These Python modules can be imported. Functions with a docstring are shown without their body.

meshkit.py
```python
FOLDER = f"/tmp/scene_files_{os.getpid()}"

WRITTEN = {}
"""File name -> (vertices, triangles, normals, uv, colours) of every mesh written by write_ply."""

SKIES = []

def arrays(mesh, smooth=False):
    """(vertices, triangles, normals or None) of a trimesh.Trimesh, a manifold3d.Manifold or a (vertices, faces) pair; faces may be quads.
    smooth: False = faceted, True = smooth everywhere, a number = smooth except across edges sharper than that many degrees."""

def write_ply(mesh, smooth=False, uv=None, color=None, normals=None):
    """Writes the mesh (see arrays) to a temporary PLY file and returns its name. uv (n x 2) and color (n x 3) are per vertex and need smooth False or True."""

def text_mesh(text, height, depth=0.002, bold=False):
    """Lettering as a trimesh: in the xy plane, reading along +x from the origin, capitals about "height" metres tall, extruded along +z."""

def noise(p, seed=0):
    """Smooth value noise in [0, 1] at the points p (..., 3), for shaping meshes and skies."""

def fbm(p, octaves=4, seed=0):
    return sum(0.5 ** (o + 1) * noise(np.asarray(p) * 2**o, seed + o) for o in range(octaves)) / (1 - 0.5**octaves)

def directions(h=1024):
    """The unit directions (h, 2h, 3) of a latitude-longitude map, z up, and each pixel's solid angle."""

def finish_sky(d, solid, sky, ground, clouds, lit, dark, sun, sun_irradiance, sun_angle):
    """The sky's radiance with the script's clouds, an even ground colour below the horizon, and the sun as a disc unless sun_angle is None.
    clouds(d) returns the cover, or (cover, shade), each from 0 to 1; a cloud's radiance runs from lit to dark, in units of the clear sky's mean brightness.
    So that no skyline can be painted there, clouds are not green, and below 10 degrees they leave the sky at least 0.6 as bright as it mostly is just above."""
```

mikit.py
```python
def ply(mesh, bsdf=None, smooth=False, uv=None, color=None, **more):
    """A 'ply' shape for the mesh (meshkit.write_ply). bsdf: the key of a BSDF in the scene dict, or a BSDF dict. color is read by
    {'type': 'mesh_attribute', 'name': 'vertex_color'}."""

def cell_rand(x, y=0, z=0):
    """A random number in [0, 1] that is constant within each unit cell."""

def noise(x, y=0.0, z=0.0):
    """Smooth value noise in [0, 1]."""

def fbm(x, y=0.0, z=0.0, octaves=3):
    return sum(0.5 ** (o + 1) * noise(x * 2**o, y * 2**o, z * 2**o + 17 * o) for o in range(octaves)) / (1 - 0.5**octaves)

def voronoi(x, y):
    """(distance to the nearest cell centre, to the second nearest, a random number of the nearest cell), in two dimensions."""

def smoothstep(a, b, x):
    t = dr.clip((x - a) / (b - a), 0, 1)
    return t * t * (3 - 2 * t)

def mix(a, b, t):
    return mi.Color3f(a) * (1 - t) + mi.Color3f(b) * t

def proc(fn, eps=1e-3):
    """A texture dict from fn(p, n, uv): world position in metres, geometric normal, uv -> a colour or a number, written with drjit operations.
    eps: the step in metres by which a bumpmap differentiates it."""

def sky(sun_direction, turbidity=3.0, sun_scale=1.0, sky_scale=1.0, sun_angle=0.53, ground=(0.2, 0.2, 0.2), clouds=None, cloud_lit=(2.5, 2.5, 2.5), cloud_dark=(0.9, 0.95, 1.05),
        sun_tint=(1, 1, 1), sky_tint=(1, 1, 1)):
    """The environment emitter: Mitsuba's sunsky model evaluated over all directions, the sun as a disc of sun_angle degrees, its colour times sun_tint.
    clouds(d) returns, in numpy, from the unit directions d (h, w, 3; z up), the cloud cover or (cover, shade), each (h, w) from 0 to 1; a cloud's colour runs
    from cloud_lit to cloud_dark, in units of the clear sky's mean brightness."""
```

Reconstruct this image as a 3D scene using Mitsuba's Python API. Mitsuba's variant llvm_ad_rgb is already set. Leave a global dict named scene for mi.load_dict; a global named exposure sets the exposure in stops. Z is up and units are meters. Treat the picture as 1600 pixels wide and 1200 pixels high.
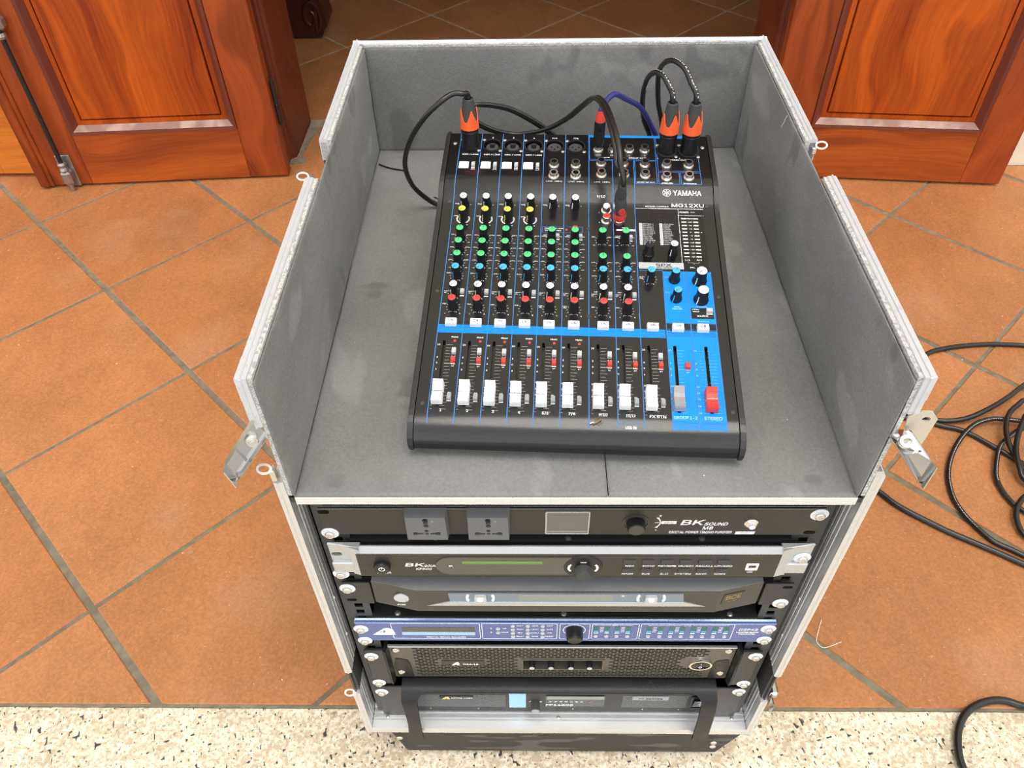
import math, random
import numpy as np
import trimesh
import manifold3d as m3
import mitsuba as mi
import drjit as dr
import mikit, meshkit
from mikit import noise, fbm, voronoi, smoothstep, mix, cell_rand, proc
from shapely.geometry import Polygon, box as sbox, LineString, Point
from shapely import affinity
from shapely.ops import unary_union

T = mi.ScalarTransform4f
scene, labels = {}, {}

# ------------------------------------------------------------------ camera, sky, exposure
CAM = np.array([-0.04172, -0.44167, 1.21923])
FW = np.array([-0.01905791, 0.69522079, -0.71854356])
UP = np.array([0.00224496, 0.71870203, 0.69531457])
scene['camera'] = {'type': 'perspective', 'fov': 2 * math.degrees(math.atan(800 / 1250.47)), 'fov_axis': 'x', 'near_clip': 0.02, 'far_clip': 200.0,
                   'to_world': T().look_at(origin=CAM.tolist(), target=(CAM + FW).tolist(), up=UP.tolist())}


def overcast(d):
    n = meshkit.fbm(d * np.array([2.0, 2.0, 4.0]), 3, seed=3)
    return np.ones(d.shape[:2]), np.clip(0.5 + 0.55 * d[..., 1] + 0.5 * (n - 0.5), 0, 1)


# overcast, the sun a wide bright glow behind thin cloud high above
scene['sky'] = mikit.sky([0.10, -0.12, 0.988], turbidity=4.0, sun_scale=0.28, sun_tint=(0.90, 1.0, 1.13), sun_angle=33.0, ground=(0.44, 0.42, 0.40), clouds=overcast,
                         cloud_lit=(2.6, 2.6, 2.64), cloud_dark=(0.7, 0.71, 0.73))
exposure = 2.25

# ------------------------------------------------------------------ materials
def two(b): return {'type': 'twosided', 'bsdf': b}
def pr(c, rough=0.5, metal=0.0, spec=0.5, coat=0.0, **k):
    d = {'type': 'principled', 'base_color': c if isinstance(c, dict) else {'type': 'rgb', 'value': list(c)}, 'roughness': rough, 'metallic': metal, 'specular': spec}
    if coat: d['clearcoat'] = coat; d['clearcoat_gloss'] = k.pop('gloss', 0.9)
    d.update(k)
    return d
def bump(b, fn, scale, eps=0.0005): return {'type': 'bumpmap', 'arbitrary': {**proc(fn, eps)}, 'scale': scale, 'bsdf': b}


def tile_fn(base, seed):
    def f(p, n, uv):
        x, y = p.x + seed * 3.1, p.y - seed * 1.7
        big = fbm(x * 7, y * 7, seed, 3)
        fine = noise(x * 330, y * 330, 1)
        streak = fbm(x * 60, y * 25, 4, 3)
        c = mi.Color3f(base) * (0.80 + 0.30 * big + 0.12 * (streak - 0.5) + 0.26 * (fine - 0.5))
        dust = smoothstep(0.60, 0.80, fbm(x * 4 + 9, y * 4, 7, 4)) * 0.09
        speck = smoothstep(0.93, 0.97, noise(x * 270, y * 270, 9)) * 0.42
        scratch = smoothstep(0.965, 0.985, noise(x * 30 + y * 22, (y - x) * 3.0, 5)) * smoothstep(0.5, 0.7, noise(x * 6, y * 6, 2)) * 0.10
        return mix(c, mi.Color3f(0.62, 0.50, 0.40), dr.minimum(dust + speck + scratch, 0.6))
    return f


TILE_BASES = [(0.445, 0.182, 0.066), (0.42, 0.168, 0.060), (0.465, 0.194, 0.073), (0.43, 0.174, 0.063)]
for i, b in enumerate(TILE_BASES): scene[f'm_tile{i}'] = pr(proc(tile_fn(b, i)), 0.42, spec=0.35)


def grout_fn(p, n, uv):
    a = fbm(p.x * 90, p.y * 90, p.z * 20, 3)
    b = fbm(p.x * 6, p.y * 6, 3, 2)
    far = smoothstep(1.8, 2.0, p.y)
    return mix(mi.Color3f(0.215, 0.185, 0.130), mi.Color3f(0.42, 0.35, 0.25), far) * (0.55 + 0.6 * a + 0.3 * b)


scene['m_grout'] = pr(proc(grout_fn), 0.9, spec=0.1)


def granite_fn(p, n, uv):
    x, y = p.x, p.y
    a = fbm(x * 230, y * 260, 2, 3)
    b = fbm(x * 300 + 9, y * 280, 5, 2)
    big = fbm(x * 20, y * 20, 0, 3)
    c = mix(mi.Color3f(0.56, 0.45, 0.30), mi.Color3f(0.76, 0.69, 0.53), smoothstep(0.25, 0.62, a + 0.30 * (big - 0.5)))
    c = mix(c, mi.Color3f(0.60, 0.42, 0.27), smoothstep(0.62, 0.74, b) * 0.5)
    c = mix(c, mi.Color3f(0.86, 0.82, 0.70), smoothstep(0.60, 0.76, a) * 0.7)
    k = noise(x * 270 + y * 80, y * 190 - x * 50, 11)
    c = mix(c, mi.Color3f(0.05, 0.045, 0.045), smoothstep(0.85, 0.92, k + 0.16 * (b - 0.5)))
    k2 = noise(x * 430, y * 380, 17)
    c = mix(c, mi.Color3f(0.20, 0.17, 0.13), smoothstep(0.82, 0.92, k2) * 0.7)
    return c * (0.86 + 0.22 * big)


scene['m_granite'] = pr(proc(granite_fn), 0.55, spec=0.4)


def wood_fn(a, b, axis, seed):
    def f(p, n, uv):
        u = p.x + p.y * 0.3 + seed
        if axis == 'z': l, t = p.z, u
        else: l, t = u, p.z + seed
        w = (fbm(t * 5, l * 2.6, seed, 3) - 0.5) * 0.24 + (noise(t * 9, l * 7, seed + 3) - 0.5) * 0.03
        rings = noise((t + w) * 40, l * 2.2, seed + 4)
        fine = fbm((t + w * 0.5) * 260, l * 7, seed + 2, 3)
        pores = smoothstep(0.70, 0.82, noise((t + w * .3) * 700, l * 26, 3))
        big = fbm(t * 3.4, l * 1.8, seed + 8, 3)
        k = dr.clip(0.15 + 0.55 * rings + 0.35 * (fine - 0.5) + 0.5 * (big - 0.5), 0, 1)
        return mix(a, b, k) * (1 - 0.13 * pores)
    return f


scene['m_wood_panel'] = pr(proc(wood_fn((0.190, 0.022, 0.002), (0.70, 0.135, 0.008), 'z', 1.0)), 0.40, spec=0.25, coat=0.10)
scene['m_wood_stile'] = pr(proc(wood_fn((0.155, 0.024, 0.005), (0.44, 0.085, 0.012), 'z', 4.0)), 0.40, spec=0.3, coat=0.12)
scene['m_wood_rail'] = pr(proc(wood_fn((0.175, 0.030, 0.005), (0.56, 0.120, 0.014), 'h', 2.0)), 0.40, spec=0.3, coat=0.12)
scene['m_wood_frame'] = pr(proc(wood_fn((0.075, 0.014, 0.006), (0.19, 0.036, 0.011), 'z', 7.0)), 0.40, spec=0.35, coat=0.15)
scene['m_wood_gold'] = pr(proc(wood_fn((0.42, 0.10, 0.010), (0.75, 0.25, 0.030), 'h', 9.0)), 0.38, spec=0.35, coat=0.15)


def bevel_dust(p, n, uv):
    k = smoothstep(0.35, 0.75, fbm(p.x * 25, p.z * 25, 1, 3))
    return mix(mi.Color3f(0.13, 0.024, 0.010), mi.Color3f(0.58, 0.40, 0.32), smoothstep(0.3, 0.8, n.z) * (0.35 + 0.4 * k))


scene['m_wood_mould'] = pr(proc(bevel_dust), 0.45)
scene['m_wood_dark'] = pr((0.045, 0.010, 0.007), 0.3, coat=0.5)


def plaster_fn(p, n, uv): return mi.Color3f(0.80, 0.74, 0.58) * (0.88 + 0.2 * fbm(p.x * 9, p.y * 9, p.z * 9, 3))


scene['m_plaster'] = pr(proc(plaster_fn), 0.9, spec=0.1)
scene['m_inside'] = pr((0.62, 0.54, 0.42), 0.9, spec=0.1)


def foam_fn(p, n, uv):
    a = fbm(p.x * 9, p.y * 9, p.z * 9, 4)
    f = noise(p.x * 620, p.y * 620, p.z * 620)
    scuff = smoothstep(0.62, 0.72, fbm(p.x * 26 + p.y * 5, p.y * 9 - p.z * 8, p.z * 14 + p.x * 6, 3))
    dark = smoothstep(0.66, 0.74, fbm(p.x * 14 + 7, p.y * 26, p.z * 9, 3))
    mote = smoothstep(0.975, 0.985, noise(p.x * 170, p.y * 170, p.z * 170 + 3))
    c = mi.Color3f(0.222, 0.221, 0.214) * (0.72 + 0.5 * a + 0.26 * (f - 0.5)) * (1 + 0.20 * scuff - 0.22 * dark)
    return mix(c, mi.Color3f(0.42, 0.42, 0.40), mote * 0.5)


scene['m_foam'] = pr(proc(foam_fn), 0.85, spec=0.15, sheen=0.25)
def cut_fn(p, n, uv):
    k = noise(p.x * 700, p.y * 500, p.z * 700)
    return mix(mi.Color3f(0.34, 0.34, 0.33), mi.Color3f(0.54, 0.53, 0.50), smoothstep(0.3, 0.6, k))
scene['m_shelf'] = pr((0.66, 0.64, 0.59), 0.8)
scene['m_tick'] = pr((0.42, 0.42, 0.42), 0.6)
scene['m_cut'] = pr(proc(cut_fn), 0.8)
scene['m_alu'] = two(pr((0.78, 0.79, 0.80), 0.40, metal=0.75))
def worn_alu(p, n, uv):
    k = fbm(p.x * 60, p.y * 60, p.z * 60, 3); s = smoothstep(0.7, 0.85, noise(p.x * 240, p.y * 240, p.z * 240))
    return mi.Color3f(0.63, 0.65, 0.67) * (0.93 + 0.12 * k - 0.10 * s)
scene['m_alu_worn'] = pr(proc(worn_alu), 0.40, metal=0.30)
scene['m_chrome'] = two(pr((0.58, 0.58, 0.57), 0.12, metal=1.0))
scene['m_zinc'] = two(pr((0.72, 0.70, 0.64), 0.28, metal=0.85))
scene['m_nickel'] = two(pr((0.86, 0.83, 0.76), 0.20, metal=1.0))
scene['m_laminate'] = pr((0.030, 0.030, 0.031), 0.42)
def skirt_fn(p, n, uv):
    s = smoothstep(0.70, 0.84, noise(p.x * 26, p.z * 150, 3)) * 0.5 + smoothstep(0.975, 0.99, noise(p.x * 160, p.y * 100, p.z * 160))
    return mix(mi.Color3f(0.022, 0.022, 0.022), mi.Color3f(0.12, 0.12, 0.115), s)
scene['m_skirt'] = pr(proc(skirt_fn), 0.55)
scene['m_black'] = pr((0.012, 0.012, 0.013), 0.40, spec=0.4)
scene['m_blackmatte'] = pr((0.014, 0.014, 0.015), 0.7, spec=0.3)
scene['m_void'] = pr((0.006, 0.006, 0.007), 0.9, spec=0.05)
scene['m_body'] = pr((0.009, 0.009, 0.010), 0.19, spec=0.6)
scene['m_shell'] = pr((0.010, 0.010, 0.011), 0.30, spec=0.4)
scene['m_cheek'] = pr((0.022, 0.022, 0.023), 0.30, spec=0.5)
def brushed(base, k=0.25):
    def f(p, n, uv): return mi.Color3f(base) * (1 - k / 2 + k * noise(p.x * 14, p.y * 400, p.z * 1400))
    return f
scene['m_brush_black'] = pr(proc(brushed((0.045, 0.039, 0.033))), 0.40, metal=0.35)
scene['m_brush_grey'] = pr(proc(brushed((0.066, 0.062, 0.055))), 0.40, metal=0.35)
scene['m_bevel'] = pr((0.55, 0.56, 0.57), 0.30, metal=0.6)
scene['m_rackmetal'] = pr((0.055, 0.055, 0.054), 0.42, metal=0.2)
scene['m_ear'] = pr((0.032, 0.032, 0.032), 0.38, metal=0.2)
scene['m_white'] = pr((0.83, 0.83, 0.82), 0.38)
scene['m_print'] = pr((0.86, 0.86, 0.85), 0.55)
scene['m_printdim'] = pr((0.42, 0.42, 0.42), 0.6)
scene['m_blue'] = pr((0.003, 0.26, 0.76), 0.45, spec=0.25)
scene['m_blueline'] = pr((0.045, 0.20, 0.58), 0.5, spec=0.25)
scene['m_bluedark'] = pr((0.006, 0.10, 0.42), 0.45)
scene['m_paleblue'] = pr((0.35, 0.62, 0.92), 0.5)
scene['m_sky'] = pr((0.055, 0.42, 0.78), 0.4)
scene['m_green'] = pr((0.075, 0.56, 0.20), 0.4)
scene['m_yellow'] = pr((0.80, 0.66, 0.075), 0.4)
scene['m_red'] = pr((0.70, 0.050, 0.035), 0.4)
scene['m_redlens'] = pr((0.62, 0.055, 0.03), 0.25)
scene['m_orange'] = pr((0.88, 0.125, 0.028), 0.42)
scene['m_key'] = pr((0.50, 0.51, 0.52), 0.42)
scene['m_keydark'] = pr((0.30, 0.31, 0.32), 0.42)
scene['m_boot'] = pr((0.050, 0.050, 0.049), 0.65)
scene['m_cable'] = pr((0.013, 0.013, 0.013), 0.30, spec=0.55)
scene['m_cableprint'] = pr((0.50, 0.50, 0.50), 0.5)
scene['m_bluecable'] = pr((0.035, 0.035, 0.20), 0.38)
scene['m_gloss'] = pr((0.004, 0.004, 0.005), 0.12)
scene['m_led_dark'] = pr((0.035, 0.006, 0.006), 0.3)
scene['m_periwinkle'] = pr(proc(brushed((0.115, 0.155, 0.36), 0.12)), 0.36, metal=0.25)
scene['m_periedge'] = pr((0.40, 0.56, 0.80), 0.3, metal=0.4)
scene['m_lcd_green'] = pr((0.135, 0.25, 0.045), 0.25)
scene['m_lcd_dark'] = pr((0.085, 0.080, 0.060), 0.2)
scene['m_lcd_grey'] = pr((0.135, 0.130, 0.120), 0.18)
scene['m_screen_blue'] = pr((0.20, 0.245, 0.30), 0.25, metal=0.2)
scene['m_lcd_pale'] = pr((0.24, 0.26, 0.235), 0.25)
scene['m_gold'] = pr((0.33, 0.25, 0.10), 0.35, metal=0.6)
scene['m_golddark'] = pr((0.060, 0.052, 0.035), 0.35, metal=0.4)
scene['m_teal'] = pr((0.02, 0.12, 0.11), 0.3)
scene['m_lightblue'] = pr((0.30, 0.56, 0.76), 0.35)
scene['m_grille'] = pr((0.125, 0.117, 0.098), 0.32, metal=0.5)
scene['m_greyplastic'] = pr((0.125, 0.128, 0.132), 0.42)
scene['m_iron'] = pr((0.020, 0.020, 0.020), 0.38, metal=0.3)
scene['m_ironworn'] = pr((0.36, 0.35, 0.33), 0.32, metal=0.8)
scene['m_insect'] = pr((0.20, 0.13, 0.065), 0.5)
scene['m_speck'] = pr((0.80, 0.76, 0.70), 0.7)


# ------------------------------------------------------------------ helpers
def key_of(name, parent=None):
    base = f'{parent}__{name}' if parent else name
    k, i = base, 0
    while k in USED: i += 1; k = f'{base}_{i:03d}'
    USED.add(k)
    return k


USED = set(scene)


def thing(name, label, cat, group=None, kind=None):
    k = key_of(name)
    labels[k] = {'label': label}
    if kind: labels[k]['kind'] = kind
    if cat: labels[k]['category'] = cat
    if group: labels[k]['group'] = group
    return k


def obj(name, mesh, mat, parent=None, smooth=30, label=None, kind=None):
    k = key_of(name, parent)
    scene[k] = mikit.ply(mesh, mat, smooth=smooth)
    if label or kind:
        labels[k] = {}
        if label: labels[k]['label'] = label
        if kind: labels[k]['kind'] = kind
    return k


def whole(name, mesh, mat, label, cat, smooth=30, group=None, kind=None):
    k = obj(name, mesh, mat, None, smooth)
    labels[k] = {'label': label}
    if cat: labels[k]['category'] = cat
    if group: labels[k]['group'] = group
    if kind: labels[k]['kind'] = kind
    return k


cat = lambda ms: trimesh.util.concatenate([m for m in ms if m is not None])
def M4(R=None, t=(0, 0, 0)):
    m = np.eye(4)
    if R is not None: m[:3, :3] = R
    m[:3, 3] = t
    return m
def tf(mesh, m): r = mesh.copy(); r.apply_transform(m); return r
def mv(mesh, *t): r = mesh.copy(); r.apply_translation(t); return r
def rot(deg, ax): return trimesh.transformations.rotation_matrix(math.radians(deg), ax)


def hull(pts): return trimesh.convex.convex_hull(np.asarray(pts, float))


def rbox(x0, x1, y0, y1, z0, z1, b=0.0):
    if b <= 0:
        m = trimesh.creation.box((x1 - x0, y1 - y0, z1 - z0)); m.apply_translation(((x0 + x1) / 2, (y0 + y1) / 2, (z0 + z1) / 2)); return m
    P = []
    for x, sx in ((x0, 1), (x1, -1)):
        for y, s2 in ((y0, 1), (y1, -1)):
            for z, sz in ((z0, 1), (z1, -1)):
                P += [(x + sx * b, y + s2 * b, z), (x + sx * b, y, z + sz * b), (x, y + s2 * b, z + sz * b)]
    return hull(P)


def prism(poly, h0, h1):
    """shapely polygon (or points) extruded along z from h0 to h1"""
    if not hasattr(poly, 'exterior') and not hasattr(poly, 'geoms'): poly = Polygon(poly)
    gs = getattr(poly, 'geoms', [poly])
    return mv(cat([trimesh.creation.extrude_polygon(g, h1 - h0, engine='earcut') for g in gs if g.area > 0]), 0, 0, h0)


XZ = np.array([[1, 0, 0, 0], [0, 0, -1, 0], [0, 1, 0, 0], [0, 0, 0, 1.]])     # polygon (x,z), extruded towards -y
YZ = np.array([[0, 0, 1, 0], [1, 0, 0, 0], [0, 1, 0, 0], [0, 0, 0, 1.]])      # polygon (y,z), extruded along +x


def face(poly, y, d=0.0003):
    """flat shape in the xz plane whose front stands d before plane y"""
    return mv(tf(prism(poly, 0, d), XZ), 0, y, 0)


def rrect(x0, x1, y0, y1, r): return sbox(x0 + r, y0 + r, x1 - r, y1 - r).buffer(r, quad_segs=4)


def lathe(prof, n=24, flute=0, depth=0.0, zf=None):
    """profile (r, z) from bottom to top, closed at the axis"""
    prof = np.asarray(prof, float)
    a = np.arange(n) * 2 * math.pi / n
    V, F = [], []
    for i, (r, z) in enumerate(prof):
        rr = np.full(n, r)
        if flute and zf and zf[0] <= z <= zf[1]: rr = r - depth * (np.arange(n) % 2)
        V.append(np.stack([rr * np.cos(a), rr * np.sin(a), np.full(n, z)], -1))
    V = np.concatenate(V)
    k = len(prof)
    for i in range(k - 1):
        for j in range(n):
            j2 = (j + 1) % n
            F += [(i * n + j, i * n + j2, (i + 1) * n + j2), (i * n + j, (i + 1) * n + j2, (i + 1) * n + j)]
    V = np.vstack([V, [0, 0, prof[0, 1]], [0, 0, prof[-1, 1]]])
    for j in range(n):
        j2 = (j + 1) % n
        F += [(k * n, j2, j), (k * n + 1, (k - 1) * n + j, (k - 1) * n + j2)]
    return trimesh.Trimesh(V, np.array(F), process=False)


def ring(ro, ri, z0, z1, n=28):
    return prism(Point(0, 0).buffer(ro, quad_segs=n // 4).difference(Point(0, 0).buffer(ri, quad_segs=n // 4)), z0, z1)


def spline(P, n=10):
    P = np.asarray(P, float)
    Q = np.vstack([2 * P[0] - P[1], P, 2 * P[-1] - P[-2]])
    out = []
    for i in range(1, len(Q) - 2):
        p0, p1, p2, p3 = Q[i - 1:i + 3]
        for t in np.linspace(0, 1, n, endpoint=False):
            out.append(0.5 * (2 * p1 + (p2 - p0) * t + (2 * p0 - 5 * p1 + 4 * p2 - p3) * t * t + (3 * p1 - p0 - 3 * p2 + p3) * t ** 3))
    return np.array(out + [P[-1]])


def tube(P, r, n=12):
    P = np.asarray(P, float)
    r = np.broadcast_to(r, len(P))
    t = np.gradient(P, axis=0); t /= np.linalg.norm(t, axis=1, keepdims=True)
    u = np.cross(t[0], [0.3, 0.2, 0.93]); u /= np.linalg.norm(u)
    V = []
    for i in range(len(P)):
        u = u - t[i] * (u @ t[i]); u /= np.linalg.norm(u)
        w = np.cross(t[i], u)
        a = np.arange(n) * 2 * math.pi / n
        V.append(P[i] + r[i] * (np.cos(a)[:, None] * u + np.sin(a)[:, None] * w))
    k = len(P)
    F = []
    for i in range(k - 1):
        for j in range(n):
            j2 = (j + 1) % n
            F += [(i * n + j, i * n + j2, (i + 1) * n + j2), (i * n + j, (i + 1) * n + j2, (i + 1) * n + j)]
    V = np.vstack(V + [P[:1], P[-1:]])
    for j in range(n):
        j2 = (j + 1) % n
        F += [(k * n, j2, j), (k * n + 1, (k - 1) * n + j, (k - 1) * n + j2)]
    return trimesh.Trimesh(V, np.array(F), process=False)


def man(m):
    return m3.Manifold(m3.Mesh(np.asarray(m.vertices, np.float32), np.asarray(m.faces, np.uint32)))


def unman(a):
    m = a.to_mesh()
    return trimesh.Trimesh(np.asarray(m.vert_properties)[:, :3], np.asarray(m.tri_verts), process=False)


def cut(a, bs):
    r = man(a)
    c = m3.Manifold.batch_boolean([man(b) for b in bs], m3.OpType.Add)
    return unman(r - c)


_T = {}
def text(s, h=None, w=None, shear=0.0, bold=True, depth=0.00012):
    """lettering centred on the origin in the xy plane, capitals h tall, stretched to width w"""
    if (s, bold) not in _T:
        m = meshkit.text_mesh(s, 1.0, 1.0, bold)
        lo, hi = m.bounds
        m.apply_translation((-(lo[0] + hi[0]) / 2, -0.5, 0))
        _T[(s, bold)] = (m, hi[0] - lo[0])
    m, w0 = _T[(s, bold)]
    r = m.copy()
    sx = (w / w0) if w else h
    v = r.vertices * [sx, h, depth]
    v[:, 0] += shear * v[:, 1]
    r.vertices = v
    return r


def ftext(s, x, z, y, h, w=None, **k):
    """lettering on a front face at plane y, centred on (x, z)"""
    return mv(tf(text(s, h, w, **k), XZ), x, y, z)
# ------------------------------------------------------------------ the setting: floor, walls, doors
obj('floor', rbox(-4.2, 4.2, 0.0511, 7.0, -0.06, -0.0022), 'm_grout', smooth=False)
labels['floor'] = {'label': 'terracotta tile floor laid diagonally with grey cement joints', 'kind': 'structure'}
rng = random.Random(5)


def tiles(tx, ty, ta, gi, gj, region, far):
    c, s, S = math.cos(ta), math.sin(ta), 0.4
    P = lambda i, j: (tx + S * (c * i - s * j), ty + S * (s * i + c * j))
    for i in range(-16, 17):
        for j in range(-16, 17):
            a, b = gi / 2 / S, gj / 2 / S
            poly = Polygon([P(i + a, j + b), P(i + 1 - a, j + b), P(i + 1 - a, j + 1 - b), P(i + a, j + 1 - b)])
            q = poly.intersection(region)
            if q.is_empty or q.geom_type != 'Polygon' or q.area < 2e-4: continue
            dz = rng.uniform(-0.0005, 0.0003)
            top, bot = q.buffer(-0.0016, join_style=2), q
            if top.is_empty or top.geom_type != 'Polygon': continue
            m = prism(q, -0.012, dz - 0.0014)
            try:
                pts = [(x, y, dz) for x, y in list(top.exterior.coords)[:-1]] + [(x, y, dz - 0.0014) for x, y in list(q.exterior.coords)[:-1]] + \
                      [(x, y, -0.012) for x, y in list(q.exterior.coords)[:-1]]
                m = hull(pts)
            except Exception: pass
            obj('tile', m, f'm_tile{rng.randrange(4)}', 'floor', smooth=False)


TA = 0.79178
tiles(-1.06231, 1.06067, TA, 0.0125, 0.0080, unary_union([sbox(-3.0, 0.0548, 3.0, 1.595), sbox(-.715, 1.5, .61, 1.868)]), False)
tiles(-1.06231 + 0.4 * (0.09 * math.cos(TA) + 0.26 * math.sin(TA)), 1.06067 + 0.4 * (0.09 * math.sin(TA) - 0.26 * math.cos(TA)), TA, 0.009, 0.009, sbox(-2.4, 1.893, 2.4, 4.7), True)
whole('trim_1', rbox(-4.2, 4.2, -0.75, 0.0510, -0.10, -0.003, 0.002), 'm_granite', 'speckled cream granite edging slab along the front of the tiles', None, smooth=False, kind='structure')
# raised rim of cement where the tiles meet the granite
v = []
gx = np.linspace(-3.0, 3.0, 360)
nz = meshkit.fbm(np.stack([gx * 14, gx * 0, gx * 0], -1), 3)
rim = LineString([(x, 0.0530 + 0.0030 * (a - .5)) for x, a in zip(gx, nz)]).buffer(0.0022)
whole('trim_2', prism(rim, -0.02, -0.0012), 'm_grout', 'grey cement joint between the tiles and the granite edging', None, smooth=False, kind='structure')

YW, YB = 1.600, 1.888      # outer and inner face of the house wall
XL, XR = -0.717, 0.612     # the door opening
HD = 2.30
struct = lambda n, m, mat, l: whole(n, m, mat, l, None, smooth=False, kind='structure')
struct('wall_front_left', rbox(-4.2, -0.80, YW, YB, -0.02, 6.4), 'm_plaster', 'cream plastered house wall left of the doorway')
struct('wall_front_right', rbox(0.70, 4.2, YW, YB, -0.02, 6.4), 'm_plaster', 'cream plastered house wall right of the doorway')
struct('wall_front_top', rbox(-0.80, 0.70, YW, YB, HD + 0.08, 6.4), 'm_plaster', 'cream plastered house wall above the doorway')
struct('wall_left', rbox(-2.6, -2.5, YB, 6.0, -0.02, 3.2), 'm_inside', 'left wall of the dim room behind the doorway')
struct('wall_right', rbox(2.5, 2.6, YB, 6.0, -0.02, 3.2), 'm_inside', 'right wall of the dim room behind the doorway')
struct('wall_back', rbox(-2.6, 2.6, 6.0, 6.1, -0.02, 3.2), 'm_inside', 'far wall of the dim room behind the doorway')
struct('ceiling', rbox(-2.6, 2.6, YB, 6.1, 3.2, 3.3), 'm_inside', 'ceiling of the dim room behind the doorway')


def jamb(sx, x):
    pts = [(0.085, YW - 0.002), (0.022, YW - 0.002), (0.022, YW + 0.020), (0.014, YW + 0.024), (0.014, YW + 0.052), (0.008, YW + 0.058), (0.008, YW + 0.066), (0, YW + 0.072), (0, YB - 0.004), (0.003, YB), (0.085, YB)]
    return prism([(x + sx * a, b) for a, b in pts], 0, HD + 0.08)


struct('trim_3', jamb(-1, XL), 'm_wood_frame', 'stepped dark red wooden door jamb left of the opening')
struct('trim_4', jamb(1, XR), 'm_wood_frame', 'stepped dark red wooden door jamb right of the opening, behind the case')
struct('trim_5', rbox(XL, XR, YW, YB, HD, HD + 0.08), 'm_wood_frame', 'wooden lintel over the doorway')


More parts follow.
